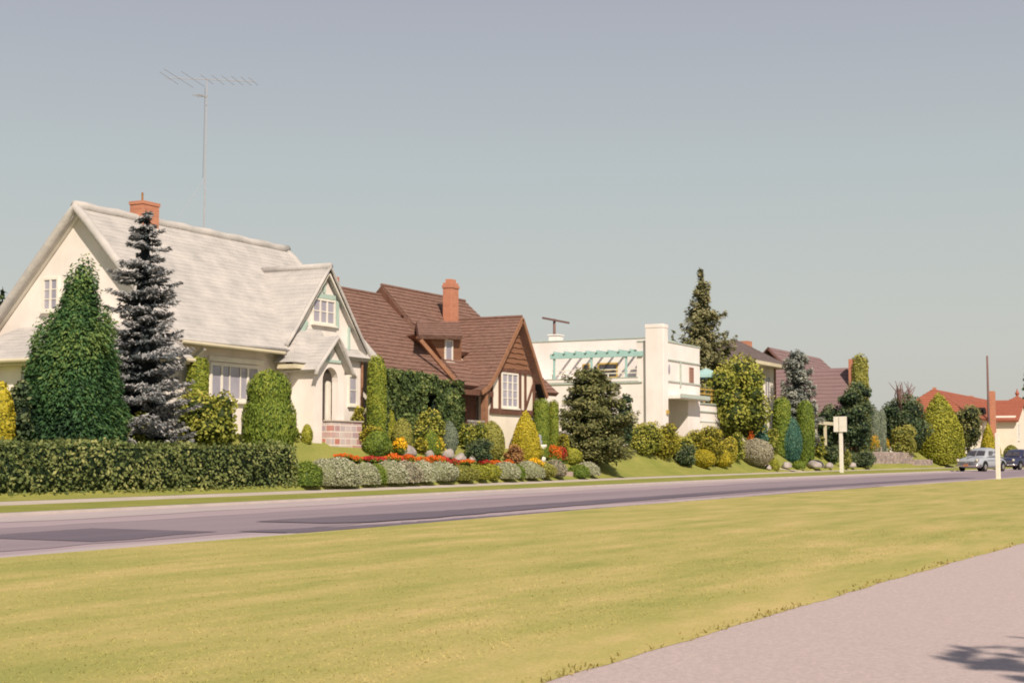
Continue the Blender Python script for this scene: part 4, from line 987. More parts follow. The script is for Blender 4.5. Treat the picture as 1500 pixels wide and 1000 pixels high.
cp = at(1453, 590, Y=fy - .6); m = MB().box(cp[0] - .6, cp[0] + .6, fy - .9, fy - .3, 1.2, at(1453, 573, Y=fy - .6)[2]); part('chimney', m, M['brick'], T)
ep = at(1440, 603, Y=fy + .9); m = MB().prism([(ep[0] + 1.0*math.cos(t), fy + .7, ep[2] - .25 + .75*math.sin(t)) for t in np.linspace(0, math.pi, 12)], (0, 1.2, 0)); part('eyebrow_dormer', m, M['dark'], T)
rp = at(1369, 573, Y=40); T = thing('red_chimney_house', 'small far house showing only its red brick chimney above the conifers', 'house', (rp[0], 40, 1.6))
part('chimney', MB().box(rp[0] - .4, rp[0] + .4, 39.6, 40.4, 3, rp[2] + .15).box(rp[0] - .22, rp[0] + .22, 39.8, 40.2, rp[2] + .15, rp[2] + .5), M['brick'], T)
part('wall', MB().box(rp[0] - 4, rp[0] + 4, 37.5, 43, 1.3, 3.6), M['cream'], T)
r = MB()
for sy in (37, 43.5):
    q_ = ((rp[0] - 4.4, sy, 3.5), (rp[0] + 4.4, sy, 3.5), (rp[0] + 4.4, 40.25, 5.2), (rp[0] - 4.4, 40.25, 5.2)); shingled(r, *q_, 8, .04, .01, 1.5)
part('roof', r, M['redtile'], T)

# ================================================================== STREET FURNITURE
def upole(px, top, Y, label, arm=None):
    p = at(px, top, Y=Y); t = thing('utility_pole', label, 'utility pole', (p[0], Y, 1.5))
    part('pole', MB().tube([(p[0] + .05, Y, 1.3), (p[0], Y, p[2])], [.15, .10], 10), M['polewood'], t, smooth=True)
    if arm: part('crossarm', MB().box(p[0] - arm[0], p[0] + arm[0], Y - .18, Y - .10, p[2] - arm[1] - .07, p[2] - arm[1] + .07), M['polewood'], t)
upole(812, 467, 48, 'wooden utility pole with a crossarm rising behind the white modern house', (2.3, .12))
upole(1446, 521, 27.5, 'bare brown utility pole in front of the red tiled roofs')
sx_, sy_ = 90.7, 24.0; sz = terr(sx_, sy_); S = thing('sign_post', 'white post with a square white board facing along the far verge', 'sign', (sx_, sy_, sz))
zt4 = at(1233, 610, Y=sy_)[2]
part('post', MB().box(sx_ - .10, sx_ + .10, sy_ - .10, sy_ + .10, sz - .1, zt4 - .25), M['postpaint'], S, bevel=.01)
bd_ = MB().box(sx_ - .17, sx_ - .103, sy_ - .40, sy_ + .06, zt4 - .93, zt4); bd_.box(sx_ - .17, sx_ - .103, sy_ + .11, sy_ + .40, zt4 - .93, zt4); bd_.box(sx_ - .104, sx_ - .101, sy_ + .061, sy_ + .109, zt4 - .93, zt4)
part('board', bd_, M['postpaint'], S)
qx = 73.75; S = thing('marker_post', 'plain white wooden post on the median edge in front of the grey car', 'post', (qx, 12.05, 0))
part('post', MB().box(qx - .10, qx + .10, 11.95, 12.15, -.05, at(1464, 634, Y=12.05)[2]), M['postpaint'], S, bevel=.015)

# garden arbour of plain timber
ab = at(1216, 620, Y=28.3); A = thing('garden_arbor', 'plain timber garden arbor with a pale beam between dark shrubs', 'arbor', (ab[0], 28.3, terr(ab[0], 28.3)))
x0_, x1_ = at(1191, 620, Y=28.3)[0], at(1243, 620, Y=28.3)[0]; zt5 = ab[2] + .1
part('beam', MB().box(x0_ - .2, x1_ + .2, 28.2, 28.4, zt5 - .22, zt5), M['soffit'], A)
for xx, ww in ((x0_ + .5, .22), (x0_ + 3.0, .10), (x1_ - .4, .12)): part('post', MB().box(xx - ww, xx + ww, 28.22, 28.38, terr(xx, 28.3) - .1, zt5 - .222), M['soffit'], A)

# stone retaining walls
def stonewall(pa, pb, py, top, Yd, label, mat='wallstone'):
    a = spotb(pa, py, top, 10); b = spotb(pb, py, top, 10); y = (a[1] + b[1])/2
    xa_, xb_ = at(pa, py, Y=y)[0], at(pb, py, Y=y)[0]; z0_ = terr((xa_ + xb_)/2, y) - .15; z1_ = at((pa + pb)/2, top, Y=y)[2]
    m = MB(); n = 26; 
    for k in range(n):
        u0, u1 = xa_ + (xb_ - xa_)*k/n, xa_ + (xb_ - xa_)*(k+1)/n; m.box(u0 + .01, u1 - .01, y + random.uniform(-.05, .05), y + Yd, z0_, z1_ + random.uniform(-.05, .03))
    o = part('stone_wall', m, M[mat], loc=(xa_, y, z0_), bevel=.03); tag(o, label, 'stone wall'); return xa_, xb_, y, z1_
stonewall(1270, 1337, 679, 662, .6, 'long pinkish stone retaining wall beneath the orange flowers')
sw_ = spot(1289, 27.7, 653, 30); m = MB(); 
for k in range(8): m.box(sw_[0] - sw_[4] + k*sw_[4]/4 + .02, sw_[0] - sw_[4] + (k+1)*sw_[4]/4 - .02, 27.7 + random.uniform(-.06, .06), 28.2, sw_[2] - .2, sw_[2] + sw_[3] + random.uniform(-.06, .04))
tag(part('stone_wall', m, M['wallstone'], loc=(sw_[0], 27.7, sw_[2]), bevel=.03), 'upper stepped tier of pink stone directly below the orange flowers', 'stone wall')
stonewall(1339, 1366, 680.5, 673, .5, 'short low run of stone edging left of the yellow green conifer')

# pink stone steps at the right end of the rockery
sp = spotb(833, 697, 680, 30); m = MB()
for k in range(3): m.box(sp[0] - .55 + k*.05, sp[0] + .6 - .05*k, sp[1] + .35*k, sp[1] + .35*(k + 1) - .004, sp[2] - .1, sp[2] + .16*(k + 1))
tag(part('stone_steps', m, M['step'], loc=sp[:3], bevel=.02), 'pink stone garden steps at the right end of the rockery', 'steps')

# white garden ornament with a lead top
sp = spot(790, 25.6, 643, 14); O = thing('garden_ornament', 'white pedestal ornament with a grey top beside the yellow clipped cone', 'ornament', sp[:3])
part('pedestal', MB().lathe([(.24, -.05), (.25, .12), (.13, .18), (.12, .42), (.30, .55), (.28, .62)], sp[:3], 18), M['postpaint'], O, smooth=True)
part('figure', MB().lathe([(.10, .62), (.13, .72), (.07, .84), (.10, .92), (.05, 1.0), (.01, 1.02)], sp[:3], 14), M['ornament'], O, smooth=True)

# ================================================================== CARS
def loft(mb, secs):
    rings = []
    for s in secs:
        n = len(mb.v); mb.v += [tuple(p) for p in s]; rings.append(n)
    k = len(secs[0])
    for a, b in zip(rings, rings[1:]):
        for i in range(k):
            j = (i + 1) % k; mb.f.append((a + i, a + j, b + j, b + i))
    mb.f.append(tuple(rings[0] + i for i in range(k))[::-1]); mb.f.append(tuple(rings[-1] + i for i in range(k)))
def car(name, label, X, Y, paint, plate):
    """late forties rounded sedan, nose towards -X"""
    t = thing(name, label, 'car', (X, Y, 0), 'cars parked along the far kerb')
    def W(x, y, z): return (X + x, Y + y, z)
    m = MB()
    st = [(-2.50, .62, .42, .70), (-2.42, .80, .34, .84), (-2.1, .90, .30, .93), (-1.5, .93, .28, 1.00), (-.9, .93, .28, 1.04), (0, .93, .28, 1.03), (.9, .93, .28, 1.02), (1.5, .92, .30, 1.0), (2.0, .88, .34, .92), (2.4, .78, .40, .78), (2.52, .6, .46, .66)]
    secs = []
    for x, hw, zb, zt in st:
        zb -= .06; pr = [(hw*.80, zb), (hw*.98, zb + .12), (hw, (zb + zt)/2), (hw*.96, zt - .14), (hw*.82, zt - .03), (hw*.45, zt + .02)]
        pts = [W(x, y, z) for y, z in pr] + [W(x, -y, z) for y, z in reversed(pr)]
        secs.append(pts)
    loft(m, secs); body = part('body', m, paint, t, smooth=True)
    sb = body.modifiers.new('round', 'SUBSURF'); sb.levels = sb.render_levels = 2
    m = MB(); secs = []
    for x, hw, zt, zb in [(-1.2, .68, 1.00, .94), (-.72, .70, 1.46, .94), (-.3, .72, 1.64, .94), (.5, .73, 1.69, .94), (1.15, .70, 1.56, .94), (1.8, .60, 1.22, .93), (2.2, .45, .96, .9)]:
        pr = [(hw + .16, zb), (hw + .12, zb + (zt - zb)*.3), (hw, zb + (zt - zb)*.75), (hw*.82, zt - .03), (hw*.4, zt)]
        secs.append([W(x, y, z) for y, z in pr] + [W(x, -y, z) for y, z in reversed(pr)])
    loft(m, secs); cb3 = part('roof', m, paint, t, smooth=True); sb = cb3.modifiers.new('round', 'SUBSURF'); sb.levels = sb.render_levels = 2
    # windscreen in two panes, side windows
    for s in (-1, 1):
        m = MB().prism([W(-1.10, s*.04, 1.10), W(-1.02, s*.62, 1.10), W(-.70, s*.56, 1.42), W(-.74, s*.04, 1.45)], (-.035, 0, .02)); part('windscreen', m, M['glassdark'], t)
    for s in (-1, 1):
        for xa_, xb_, za_, zb_ in ((-.62, .12, 1.12, 1.43), (.2, 1.0, 1.12, 1.41)):
            part('side_window', MB().prism([W(xa_ - .12, s*.80, za_), W(xb_, s*.80, za_), W(xb_ - .06, s*.73, zb_), W(xa_ + .10, s*.73, zb_)], (0, s*.035, 0)), M['glassdark'], t)
    # wheels
    for wx_ in (-1.55, 1.45):
        for s in (-1, 1):
            m = MB().tube([W(wx_, s*.72, .33), W(wx_, s*.93, .33)], .335, 22); tw = part('wheel', m, M['tyre'], t, bevel=.03)
            part('rim', MB().tube([W(wx_, s*.931, .33), W(wx_, s*.955, .33)], [.20, .15], 18), M['chrome'], tw)
            m = MB().prism([W(wx_ + .42*math.cos(a), s*.90, .36 + .40*math.sin(a)) for a in np.linspace(0, math.pi, 14)], (0, s*.036, 0)); part('wheel_arch', m, M['dark'], t)
    # chrome: grille, bumper, lamps, hood trim
    m = MB()
    for zz_ in (.52, .60, .68): m.tube([W(-2.47, -.62, zz_), W(-2.56, 0, zz_), W(-2.47, .62, zz_)], .022, 8)
    part('grille', m, M['chrome'], t)
    part('bumper', MB().tube([W(-2.30, -.93, .42), W(-2.58, -.70, .42), W(-2.66, 0, .42), W(-2.58, .70, .42), W(-2.30, .93, .42)], .075, 10), M['chrome'], t, smooth=True)
    part('bumper', MB().tube([W(2.30, -.93, .45), W(2.58, -.70, .45), W(2.66, 0, .45), W(2.58, .70, .45), W(2.30, .93, .45)], .07, 10), M['chrome'], t, smooth=True)
    for s in (-1, 1):
        hl = part('headlight', MB().tube([W(-2.36, s*.70, .78), W(-2.50, s*.70, .78)], [.12, .125], 16), M['chrome'], t)
        part('lens', MB().tube([W(-2.501, s*.70, .78), W(-2.54, s*.70, .78)], [.105, .05], 16), M['lamp'], hl)
    part('hood_trim', MB().tube([W(-2.42, 0, .92), W(-1.8, 0, 1.02), W(-1.15, 0, 1.09)], [.035, .025, .015], 8), M['chrome'], t)
    if plate: part('number_plate', MB().box(X - 2.75, X - 2.735, Y - .18, Y + .18, .36, .52), M['plate'], t)
    m = MB()
    for s in (-1, 1): m.tube([W(-1.2, s*.945, .78), W(1.6, s*.945, .80)], .014, 6)
    part('side_trim', m, M['chrome'], t)
    t.rotation_euler = (0, 0, math.radians(-14)); t.scale = (1.10, 1.10, 1.12)
    return t
car('parked_car', 'light grey rounded forties sedan parked facing us behind the white post', 122.5, 21.2, M['carpaint'], True)
car('parked_car', 'dark navy sedan parked behind the grey one at the right edge', 142.6, 21.6, M['navy'], False)

# ================================================================== PLANTS
def fill_box(f, x0, x1, y0, y1, z0, z1, leaf, dens, seed):
    """leaf skin on the front, ends and top of a clipped hedge with softly rounded shoulders"""
    def sheet(n, fn):
        P, N = fn(rng.random(n), rng.random(n)); q = lump(P, 2.2, seed); q2 = lump(P, 9., seed + 1)
        P = P + N*(.06*q + .05*q2 + .05*rng.normal(size=n))[:, None]
        Tn = .52 + .12*q + .20*q2 + .17*rng.normal(size=n)
        f.leaves(P, N, leaf*1.45, leaf*.85, Tn, .75)
    H, Wd, Lx = z1 - z0, y1 - y0, x1 - x0
    sheet(int(Lx*H/leaf**2*1.5*dens), lambda u, v: (np.stack([x0 + u*Lx, np.where(v > .8, y0 + (v - .8)**2*3.5, y0 + 0*v), z0 + v*H], 1), np.tile([0, -1, .25], (len(u), 1)) + np.stack([0*u, 0*u, np.clip((v - .75)*4, 0, 1)], 1)))
    sheet(int(Lx*Wd/leaf**2*1.2*dens), lambda u, v: (np.stack([x0 + u*Lx, y0 + v*Wd, z1 - .05 + .07*np.sin(v*3.14)], 1), np.tile([0, -.2, 1.], (len(u), 1))))
    sheet(int(Wd*H/leaf**2*1.6*dens), lambda u, v: (np.stack([np.where(v > .7, x1 - (v - .7)**2*2.2, x1), y0 + u*Wd, z0 + v*H], 1), np.tile([1., 0, .2], (len(u), 1))))
    b = MB().box(x0, x1 - .12, y0 + .10, y1 - .05, z0 - .05, z1 - .07)
    f.add(np.array(b.v), np.array(b.f), np.zeros(6))
f = Fol(); hx1 = at(436, 690, Y=23.2)[0]
fill_box(f, 15.0, hx1, 23.22, 24.05, .22, 1.29, .066, 1.0, 3)
tag(f.build('hedge', L['hedge'], (24, 23.6, .2)), 'long dark clipped leafy hedge along the sidewalk in front of the white cottage', 'hedge')

# --- white cottage garden
PROF['bigcedar'] = [(0, .95), (.08, .98), (.16, .95), (.28, .86), (.45, .77), (.555, .70), (.63, .62), (.69, .48), (.76, .34), (.90, .27), (.96, .15), (1, 0)]
def cedar_tree():
    x, y, z, H, R = spot(109, 25.0, 378, 158)
    f = Fol()
    def spray(ox, H_, R_, n, seed, kind='bigcedar', lean=.34):
        P, N, q, k = profile_points(kind, n, seed, H_, R_, .07, .18)
        q2 = lump(P, 7, seed + 3)
        P += N*(.10*q2 + .05*np.abs(rng.normal(size=n)))[:, None]
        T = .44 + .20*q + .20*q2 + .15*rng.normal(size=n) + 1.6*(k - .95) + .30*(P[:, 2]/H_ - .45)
        D = N*.9 + np.array([0, 0, -.45]); P = P*(1 + .025*rng.normal(size=(n, 1)))
        P[:, 0] += ox + lean*(P[:, 2]/H_)**2
        f.leaves(P + [x, y, z], N*.6 + [0, 0, .7], .11, .042, T, .5, D)
        zz, rr = np.array(PROF[kind]).T
        for m_ in range(1):
            n0 = f.n; f.revolve([(max(a*R_*.84, .003), b*H_*.93) for b, a in zip(zz, rr)], (x + ox, y, z), seed, .04, 28, .03)
            V = f.V[-1]; V[:, 0] += lean*((V[:, 2] - z)/H_)**2
    spray(0, H, R, 38000, 21); spray(.06, H*1.04, R*.20, 2600, 22, 'cone')
    t = thing('cedar_tree', 'broad dark green cedar in front of the white cottage side gable', 'tree', (x, y, z))
    f.build('crown', L['cedar'], None, t); part('trunk', MB().tube([(x, y, z - .1), (x + .1, y, z + H*.8)], [.16, .03], 8), M['bark'], t)
cedar_tree()
conifer('blue_spruce', 'tall silvery blue spruce standing against the white cottage roof', 'tree', spot(214, 24.9, 303, 130), L['spruce'], whorls=32, nb=12, leaf=.078, z0=.03, droop=.18, tip=.16, taper=.52, seed=4, core=.45, dens=1.5, wob=.28, wide=.40, thick=.45, ragged=.25, tsh=-.20, tsl=.88, jz=.55)
clipped('golden_shrub', 'bright yellow green shrub at the left edge of the photo', 'shrub', spot(2, 25.0, 556, 42), 'egg', L['gold'], .07, amp=.06)
loose('leafy_shrub', 'dark rose like shrub with pale shoots between golden shrub and cedar', 'shrub', spot(30, 25.1, 545, 46), L['dark'], .09, nb=6, seed=5, tsh=.12)
clipped('clipped_column', 'narrow clipped green column between the spruce and the cottage window', 'topiary', spot(290, 25.9, 521, 33), 'post', L['column'], .055, amp=.03)
loose('leafy_bush', 'wide yellow green rhododendron bush below the cottage window', 'bush', spot(306, 25.1, 578, 104), L['loose'], .095, nb=9, seed=8, flat=.9)
loose('leafy_bush', 'low leafy bush at the foot of the blue spruce', 'bush', spot(205, 24.6, 594, 52), L['loose'], .09, nb=6, seed=9)
clipped('clipped_dome', 'large fluffy green dome topiary with a waist at the hedge end', 'topiary', spot(395, 24.75, 540, 80), 'waist', L['topiary'], .062, amp=.035, up=1, jit=.45)
loose('small_plant', 'small sparse plant against the cottage wall left of the tiny cone', 'plant', spot(433, 25.7, 621, 16), L['loose'], .06, nb=4, seed=3)
clipped('clipped_cone', 'tiny yellow green clipped cone by the stone planter wall', 'topiary', spot(450, 25.65, 620, 17), 'egg', L['lime'], .04)
# --- between the cottage and the tudor house
clipped('clipped_column', 'tall clipped green column at the right corner of the white cottage', 'topiary', spot(552, 25.7, 518, 29), 'column', L['column'], .055, amp=.03)
loose('golden_bush', 'golden loose bush left of the tall column by the cottage', 'bush', spot(524, 25.95, 590, 32), L['yellow'], .065, nb=6, seed=12, tsh=-.12)
clipped('clipped_cone', 'slim green cone tucked behind the tall column', 'topiary', spot(570, 26.2, 590, 24), 'cone', L['lime'], .045, tshift=-.1)
clipped('clipped_cone', 'plump olive green cone right of the tall column', 'topiary', spot(590, 25.6, 611, 31), 'egg', L['olive'], .042)
loose('flowering_shrub', 'pale yellow flowering shrub above the dark rounded mound', 'shrub', spot(543, 25.3, 618, 36), L['yellow'], .06, nb=5, seed=14)
clipped('round_shrub', 'dark green rounded mound below the pale yellow shrub', 'shrub', spot(553, 25.0, 630, 42), 'dome', L['topiary'], .05, tshift=-.12, up=1)
loose('leafy_shrub', 'pale green leafy shrub in front of the ivy wall', 'shrub', spot(625, 25.8, 603, 54), L['loose'], .075, nb=7, seed=15, tsh=.1)
clipped('clipped_dome', 'smooth blue grey egg shaped topiary before the ivy', 'topiary', spot(658, 25.45, 616, 27), 'egg', L['bluegrey'], .035)
clipped('round_shrub', 'low green mound behind the golden fern like shrub', 'shrub', spot(632, 25.3, 630, 28), 'mound', L['topiary'], .045)
loose('golden_shrub', 'spiky bright golden shrub in the middle of the rockery', 'shrub', spot(637, 25.3, 636, 38), L['gold'], .07, nb=5, seed=17, tsh=.1)
loose('leafy_shrub', 'pale lemon leaved shrub left of the spiky golden one', 'shrub', spot(616, 25.25, 641, 24), L['yellow'], .06, nb=5, seed=18)
loose('leafy_bush', 'mixed bush with russet blossoms below the tudor porch', 'bush', spot(693, 25.6, 616, 46), L['loose'], .075, nb=7, seed=19)
clipped('clipped_cone', 'olive egg shaped topiary leaning below the tudor gable', 'topiary', spot(720, 25.3, 615, 40), 'egg', L['olive'], .042)
loose('low_plants', 'low dark ground plants under the olive topiary', 'plant', spot(700, 24.95, 645, 54), L['dark'], .06, nb=6, seed=20, tsh=.1)
loose('rusty_shrub', 'dry russet ground shrub right of the olive topiary', 'shrub', spot(752, 24.95, 652, 34), L['rusty'], .05, nb=5, seed=21)
clipped('clipped_cone', 'bright yellow clipped cone in front of the tudor gable', 'topiary', spot(770, 25.5, 600, 45), 'cone', L['gold'], .048)
clipped('round_shrub', 'low yellow green mound in front of the bright yellow cone', 'shrub', spotb(777, 672, 650, 41), 'dome', L['lime'], .045)
clipped('round_shrub', 'yellow green mound beside the tree trunk above the steps', 'shrub', spotb(835, 679, 655, 37), 'dome', L['lime'], .045)
clipped('clipped_column', 'flat topped dark green column right of the yellow cone', 'topiary', spot(793, 25.9, 583, 23), 'post', L['topiary'], .045)
clipped('clipped_column', 'lime green column just behind the dark green column', 'topiary', spot(811, 26.1, 585, 15), 'post', L['column'], .045)
loose('golden_bush', 'small orange tinged bush between the columns and the yew', 'bush', spot(825, 25.7, 628, 24), L['yellow'], .06, nb=5, seed=24, tsh=-.15)
def ivy():
    f = Fol(); x = [at(566, 600, Y=26.0)[0], at(626, 600, Y=26.0)[0], at(643, 600, Y=26.0)[0], at(680, 600, Y=26.0)[0]]
    zt = 3.86
    def slabv(x0, x1, z0, z1, n, y0=26.0, dy=.55):
        P = np.stack([rng.uniform(x0, x1, n), np.full(n, y0), rng.uniform(z0, z1, n)], 1); q = lump(P, 3.2, 9); q2 = lump(P, 8, 10)
        P[:, 1] += -.14*q - .08*q2 + rng.uniform(0, .12, n); P[:, 2] += .06*q2
        f.leaves(P, np.tile([0, -1, .5], (n, 1)), .125, .09, .42 + .2*q2 + .2*rng.normal(size=n), .7)
        b = MB().box(x0 + .08, x1 - .08, y0 + .14, y0 + dy, z0 - .1, z1 - .08); f.add(np.array(b.v), np.array(b.f), np.zeros(6))
        n2 = int((x1 - x0)*dy/.0036); P = np.stack([rng.uniform(x0, x1, n2), rng.uniform(y0, y0 + dy, n2), z1 + .05*rng.normal(size=n2)], 1); f.leaves(P, np.tile([0, -.4, 1], (n2, 1)), .12, .09, .62 + .2*rng.normal(size=n2), .6)
    slabv(x[0], x[1], 1.5, zt, 4600); slabv(x[2], x[3], 1.5, zt - .2, 3000); slabv(x[1] - .1, x[2] + .1, 3.25, zt - .05, 500)
    for k in range(2):   # the ends of the mass
        n = 700; xe = (x[0], x[3])[k]; P = np.stack([np.full(n, xe), rng.uniform(26.0, 26.6, n), rng.uniform(1.5, zt - .1, n)], 1); P[:, 0] += rng.normal(size=n)*.06
        f.leaves(P, np.tile([(-1, 1)[k], -.3, .4], (n, 1)), .125, .09, .4 + .2*rng.normal(size=n), .7)
    tag(f.build('ivy', L['ivy'], (x[0], 26.2, 1.5)), 'thick dark ivy covering the front wall and porch of the tudor house', 'climbing plant')
ivy()
conifer('yew_tree', 'dark layered spreading conifer on the lawn between tudor and modern house', 'tree', spotb(867, 681, 541, 124), L['yew'], whorls=18, nb=13, leaf=.11, z0=.10, droop=.16, tip=.10, taper=.36, seed=6, core=.62, dens=1.9, wob=.16, wide=.5, thick=1.3)
loose('dark_shrub', 'dark upright shrub behind the layered conifer beside the modern house', 'tree', spot(913, 27.2, 566, 34), L['dark'], .11, nb=8, seed=26, tsh=.08)
# --- modern house garden
loose('flowering_bush', 'yellow flowered bush at the left of the modern house border', 'bush', spot(943, 27.2, 622, 60), L['loose'], .10, nb=7, seed=31, tsh=.12)
loose('golden_bush', 'rounded golden bush in front of the modern house chimney', 'bush', spot(972, 27.0, 621, 48), L['yellow'], .09, nb=7, seed=32, tsh=-.14)
loose('leafy_bush', 'dusty mixed bush below the modern house doorway', 'bush', spot(998, 26.9, 636, 46), L['loose'], .09, nb=6, seed=33, tsh=.08)
loose('dark_shrub', 'dark low shrub between the border bushes and the golden balls', 'shrub', spot(1002, 26.6, 652, 44), L['dark'], .08, nb=6, seed=34, tsh=.1)
loose('golden_bush', 'lime gold bush behind the pair of golden balls', 'bush', spot(1032, 26.9, 626, 62), L['yellow'], .09, nb=8, seed=35, tsh=-.18)
loose('yellow_shrub', 'loose yellow leaved shrub behind the right golden ball', 'shrub', spot(1064, 26.7, 641, 42), L['yellow'], .08, nb=6, seed=36)
gp_ = 'pair of clipped golden balls on the modern house lawn'
clipped('clipped_ball', 'left one of the two clipped golden balls on the lawn', 'topiary', spotb(1030, 685, 657, 36), 'ball', L['gold'], .055, group=gp_, tshift=-.08)
clipped('clipped_ball', 'right one of the two clipped golden balls on the lawn', 'topiary', spotb(1057, 684.5, 657.5, 32), 'ball', L['gold'], .055, group=gp_, tshift=-.08)
clipped('grey_shrub', 'big grey brown clipped dome right of the golden balls', 'shrub', spotb(1107, 683, 641, 53), 'ball', L['greybrown'], .06, amp=.03)
loose('broadleaf_tree', 'dense yellow green leafy tree at the right of the modern house', 'tree', spot(1078, 27.8, 528, 100), L['loose'], .17, nb=13, seed=40, trunk=True, lowgap=.10, flat=.95)
loose('dark_shrub', 'dark green shrub under the right side of the yellow green tree', 'shrub', spot(1108, 27.0, 596, 38), L['cypress'], .11, nb=7, seed=41, tsh=-.05)
loose('leafy_bush', 'pale green bush with red blossoms behind the grey dome', 'bush', spot(1078, 27.0, 628, 34), L['loose'], .10, nb=6, seed=42)
loose('leafy_bush', 'light green bush between grey dome and blue green cypress', 'bush', spot(1128, 27.4, 622, 34), L['loose'], .10, nb=6, seed=43)
clipped('upright_shrub', 'light green upright shrub left of the paired cypresses', 'shrub', spot(1145, 27.6, 580, 28), 'column', L['topiary'], .09, amp=.06)
clipped('cypress', 'deep blue green cypress, the shorter of the touching pair', 'tree', spotb(1158, 676, 608, 33), 'tall', L['cypress'], .085, amp=.05, up=1)
clipped('cypress', 'mid green feathery cypress, the taller of the touching pair', 'tree', spot(1179, 26.9, 585, 27), 'column', L['topiary'], .085, amp=.05, up=1, tshift=-.12)
conifer('blue_spruce', 'grey blue spruce in front of the cream house wall', 'tree', spot(1168, 28.6, 512, 60), L['farblue'], whorls=22, nb=10, leaf=.16, droop=.14, tip=.10, taper=.28, seed=9, core=.6, dens=1.6, wob=.14, wide=.45, thick=1.0)
conifer('fir_tree', 'tall ragged fir rising behind the white modern house', 'tree', spot(1027, 32, 394, 172, 1.6), L['fir'], whorls=32, nb=11, leaf=.17, z0=.10, droop=.22, tip=.20, taper=.95, seed=13, core=.30, dens=1.5, wob=.25, wide=.36, thick=1.2, ragged=.3)
conifer('fir_tree', 'low dark fir top just right of the modern house chimney', 'tree', spot(986, 33.5, 482, 56, 1.6), L['fir'], whorls=12, nb=8, leaf=.22, z0=.2, droop=.2, tip=.16, seed=14, core=.3, ragged=.35)
loose('leafy_shrub', 'large leaved pale green shrub under the arbor beam', 'shrub', spot(1200, 27.4, 636, 24), L['loose'], .16, nb=6, seed=44, tsh=.15)
loose('dark_shrub', 'dark mass of shrub beneath and behind the arbor', 'shrub', spot(1212, 29.0, 590, 46), L['dark'], .14, nb=9, seed=45, tsh=.04)
loose('dark_shrub', 'pale topped shrub above the arbor below the mauve roof', 'shrub', spot(1212, 30.0, 572, 46), L['olive'], .15, nb=8, seed=46, tsh=-.12)
loose('dark_shrub', 'low dark bush left of the white sign post', 'shrub', spot(1217, 27.0, 650, 32), L['dark'], .12, nb=6, seed=47, tsh=.12)
loose('cedar_tree', 'dark green cedar behind the white sign post', 'tree', spot(1252, 27.0, 546, 58), L['dark'], .16, nb=14, seed=48, trunk=True, flat=.75, tsh=.02, lowgap=.02)
loose('low_juniper', 'dark creeping juniper spilling over the bank right of the sign', 'shrub', spotb(1262, 684, 662, 44), L['dark'], .10, nb=7, seed=49, tsh=.08)
loose('yellow_shrub', 'small yellowish shrub just right of the sign post', 'shrub', spot(1241, 25.9, 655, 16), L['olive'], .09, nb=5, seed=50)
clipped('ivy_column', 'chimney shaped column of pale green ivy above the dark cedar', 'climbing plant', spot(1259, 27.55, 517, 25), 'post', L['olive'], .13, amp=.05, tshift=-.02)
gp_ = 'grey green clipped columns above the stone wall'
clipped('clipped_column', 'left of the two grey green clipped columns, half hidden by cedar', 'topiary', spot(1281, 28.0, 598, 17), 'column', L['bluegrey'], .08, group=gp_)
clipped('clipped_column', 'right of the two grey green clipped columns, fully in view', 'topiary', spot(1291, 27.9, 599, 13), 'column', L['bluegrey'], .08, group=gp_, tshift=.1)
def bare_tree():
    x, y, z, H, R = spot(1322, 28.3, 556, 84)
    t = loose('gnarled_tree', 'dark loose tree with bare twigs sticking out of the top', 'tree', (x, y, z, H*.74, R*.90), L['dark'], .17, nb=12, seed=52, trunk=True, flat=.8, lowgap=.02)
    m = MB(); r = np.random.default_rng(3)
    for k in range(21):
        a = -1 + 2*k/20 + r.normal()*.05; l_ = H*(1.0 - .10*abs(a)) + r.normal()*.2
        p0_ = (x + a*R*.3, y, z + H*.45); p1_ = (x + a*R*.85 + r.normal()*.1, y + r.normal()*.4, z + l_*.80); p2_ = (x + a*R*1.2 + r.normal()*.15, y + r.normal()*.4, z + l_)
        m.tube([p0_, p1_, p2_], [.08, .05, .02], 6)
        m.tube([p1_, (p1_[0] + r.normal()*.5, p1_[1], p1_[2] + .6)], [.035, .015], 5)
    part('bare_branch', m, M['polewood'], t)
bare_tree()
loose('leafy_bush', 'pale variegated bush above the right end of the stone wall', 'bush', spot(1322, 27.4, 622, 44), L['olive'], .13, nb=8, seed=53, tsh=.08)
clipped('yellow_conifer', 'broad yellow green conical conifer at the right of the stone wall', 'tree', spotb(1375, 679, 574, 74), 'cone', L['lime'], .13, dens=1.3, amp=.10, jit=.7, depth_=.18, tshift=-.04)
loose('olive_tree', 'small olive brown tree with a forked stem behind the grey car', 'tree', spot(1417, 28.0, 590, 50), L['yew'], .20, nb=10, seed=54, trunk=True, lowgap=.15, tsh=.08)
clipped('golden_conifer', 'golden cone conifer directly behind the roof of the grey car', 'tree', spot(1447, 27.2, 619, 24), 'cone', L['gold'], .12, amp=.06, tshift=-.12)
clipped('golden_shrub', 'short golden shrub at the foot of the golden cone', 'shrub', spot(1459, 26.9, 645, 14), 'egg', L['gold'], .10, amp=.05, tshift=-.05)
clipped('round_shrub', 'round clipped olive ball between the two parked cars', 'shrub', spot(1481, 26.9, 651, 22), 'ball', L['olive'], .11, tshift=-.18)
clipped('round_shrub', 'dark clipped hedge like shrub at the right edge of the photo', 'shrub', spot(1498, 29.5, 642, 22), 'mound', L['topiary'], .14, tshift=-.15)
conifer('far_conifer', 'distant dark conifer at the right edge behind the red roofs', 'tree', spot(1503, 48, 536, 26, 1.6), L['dark'], whorls=16, nb=8, leaf=.5, seed=19, core=.4, taper=.6)
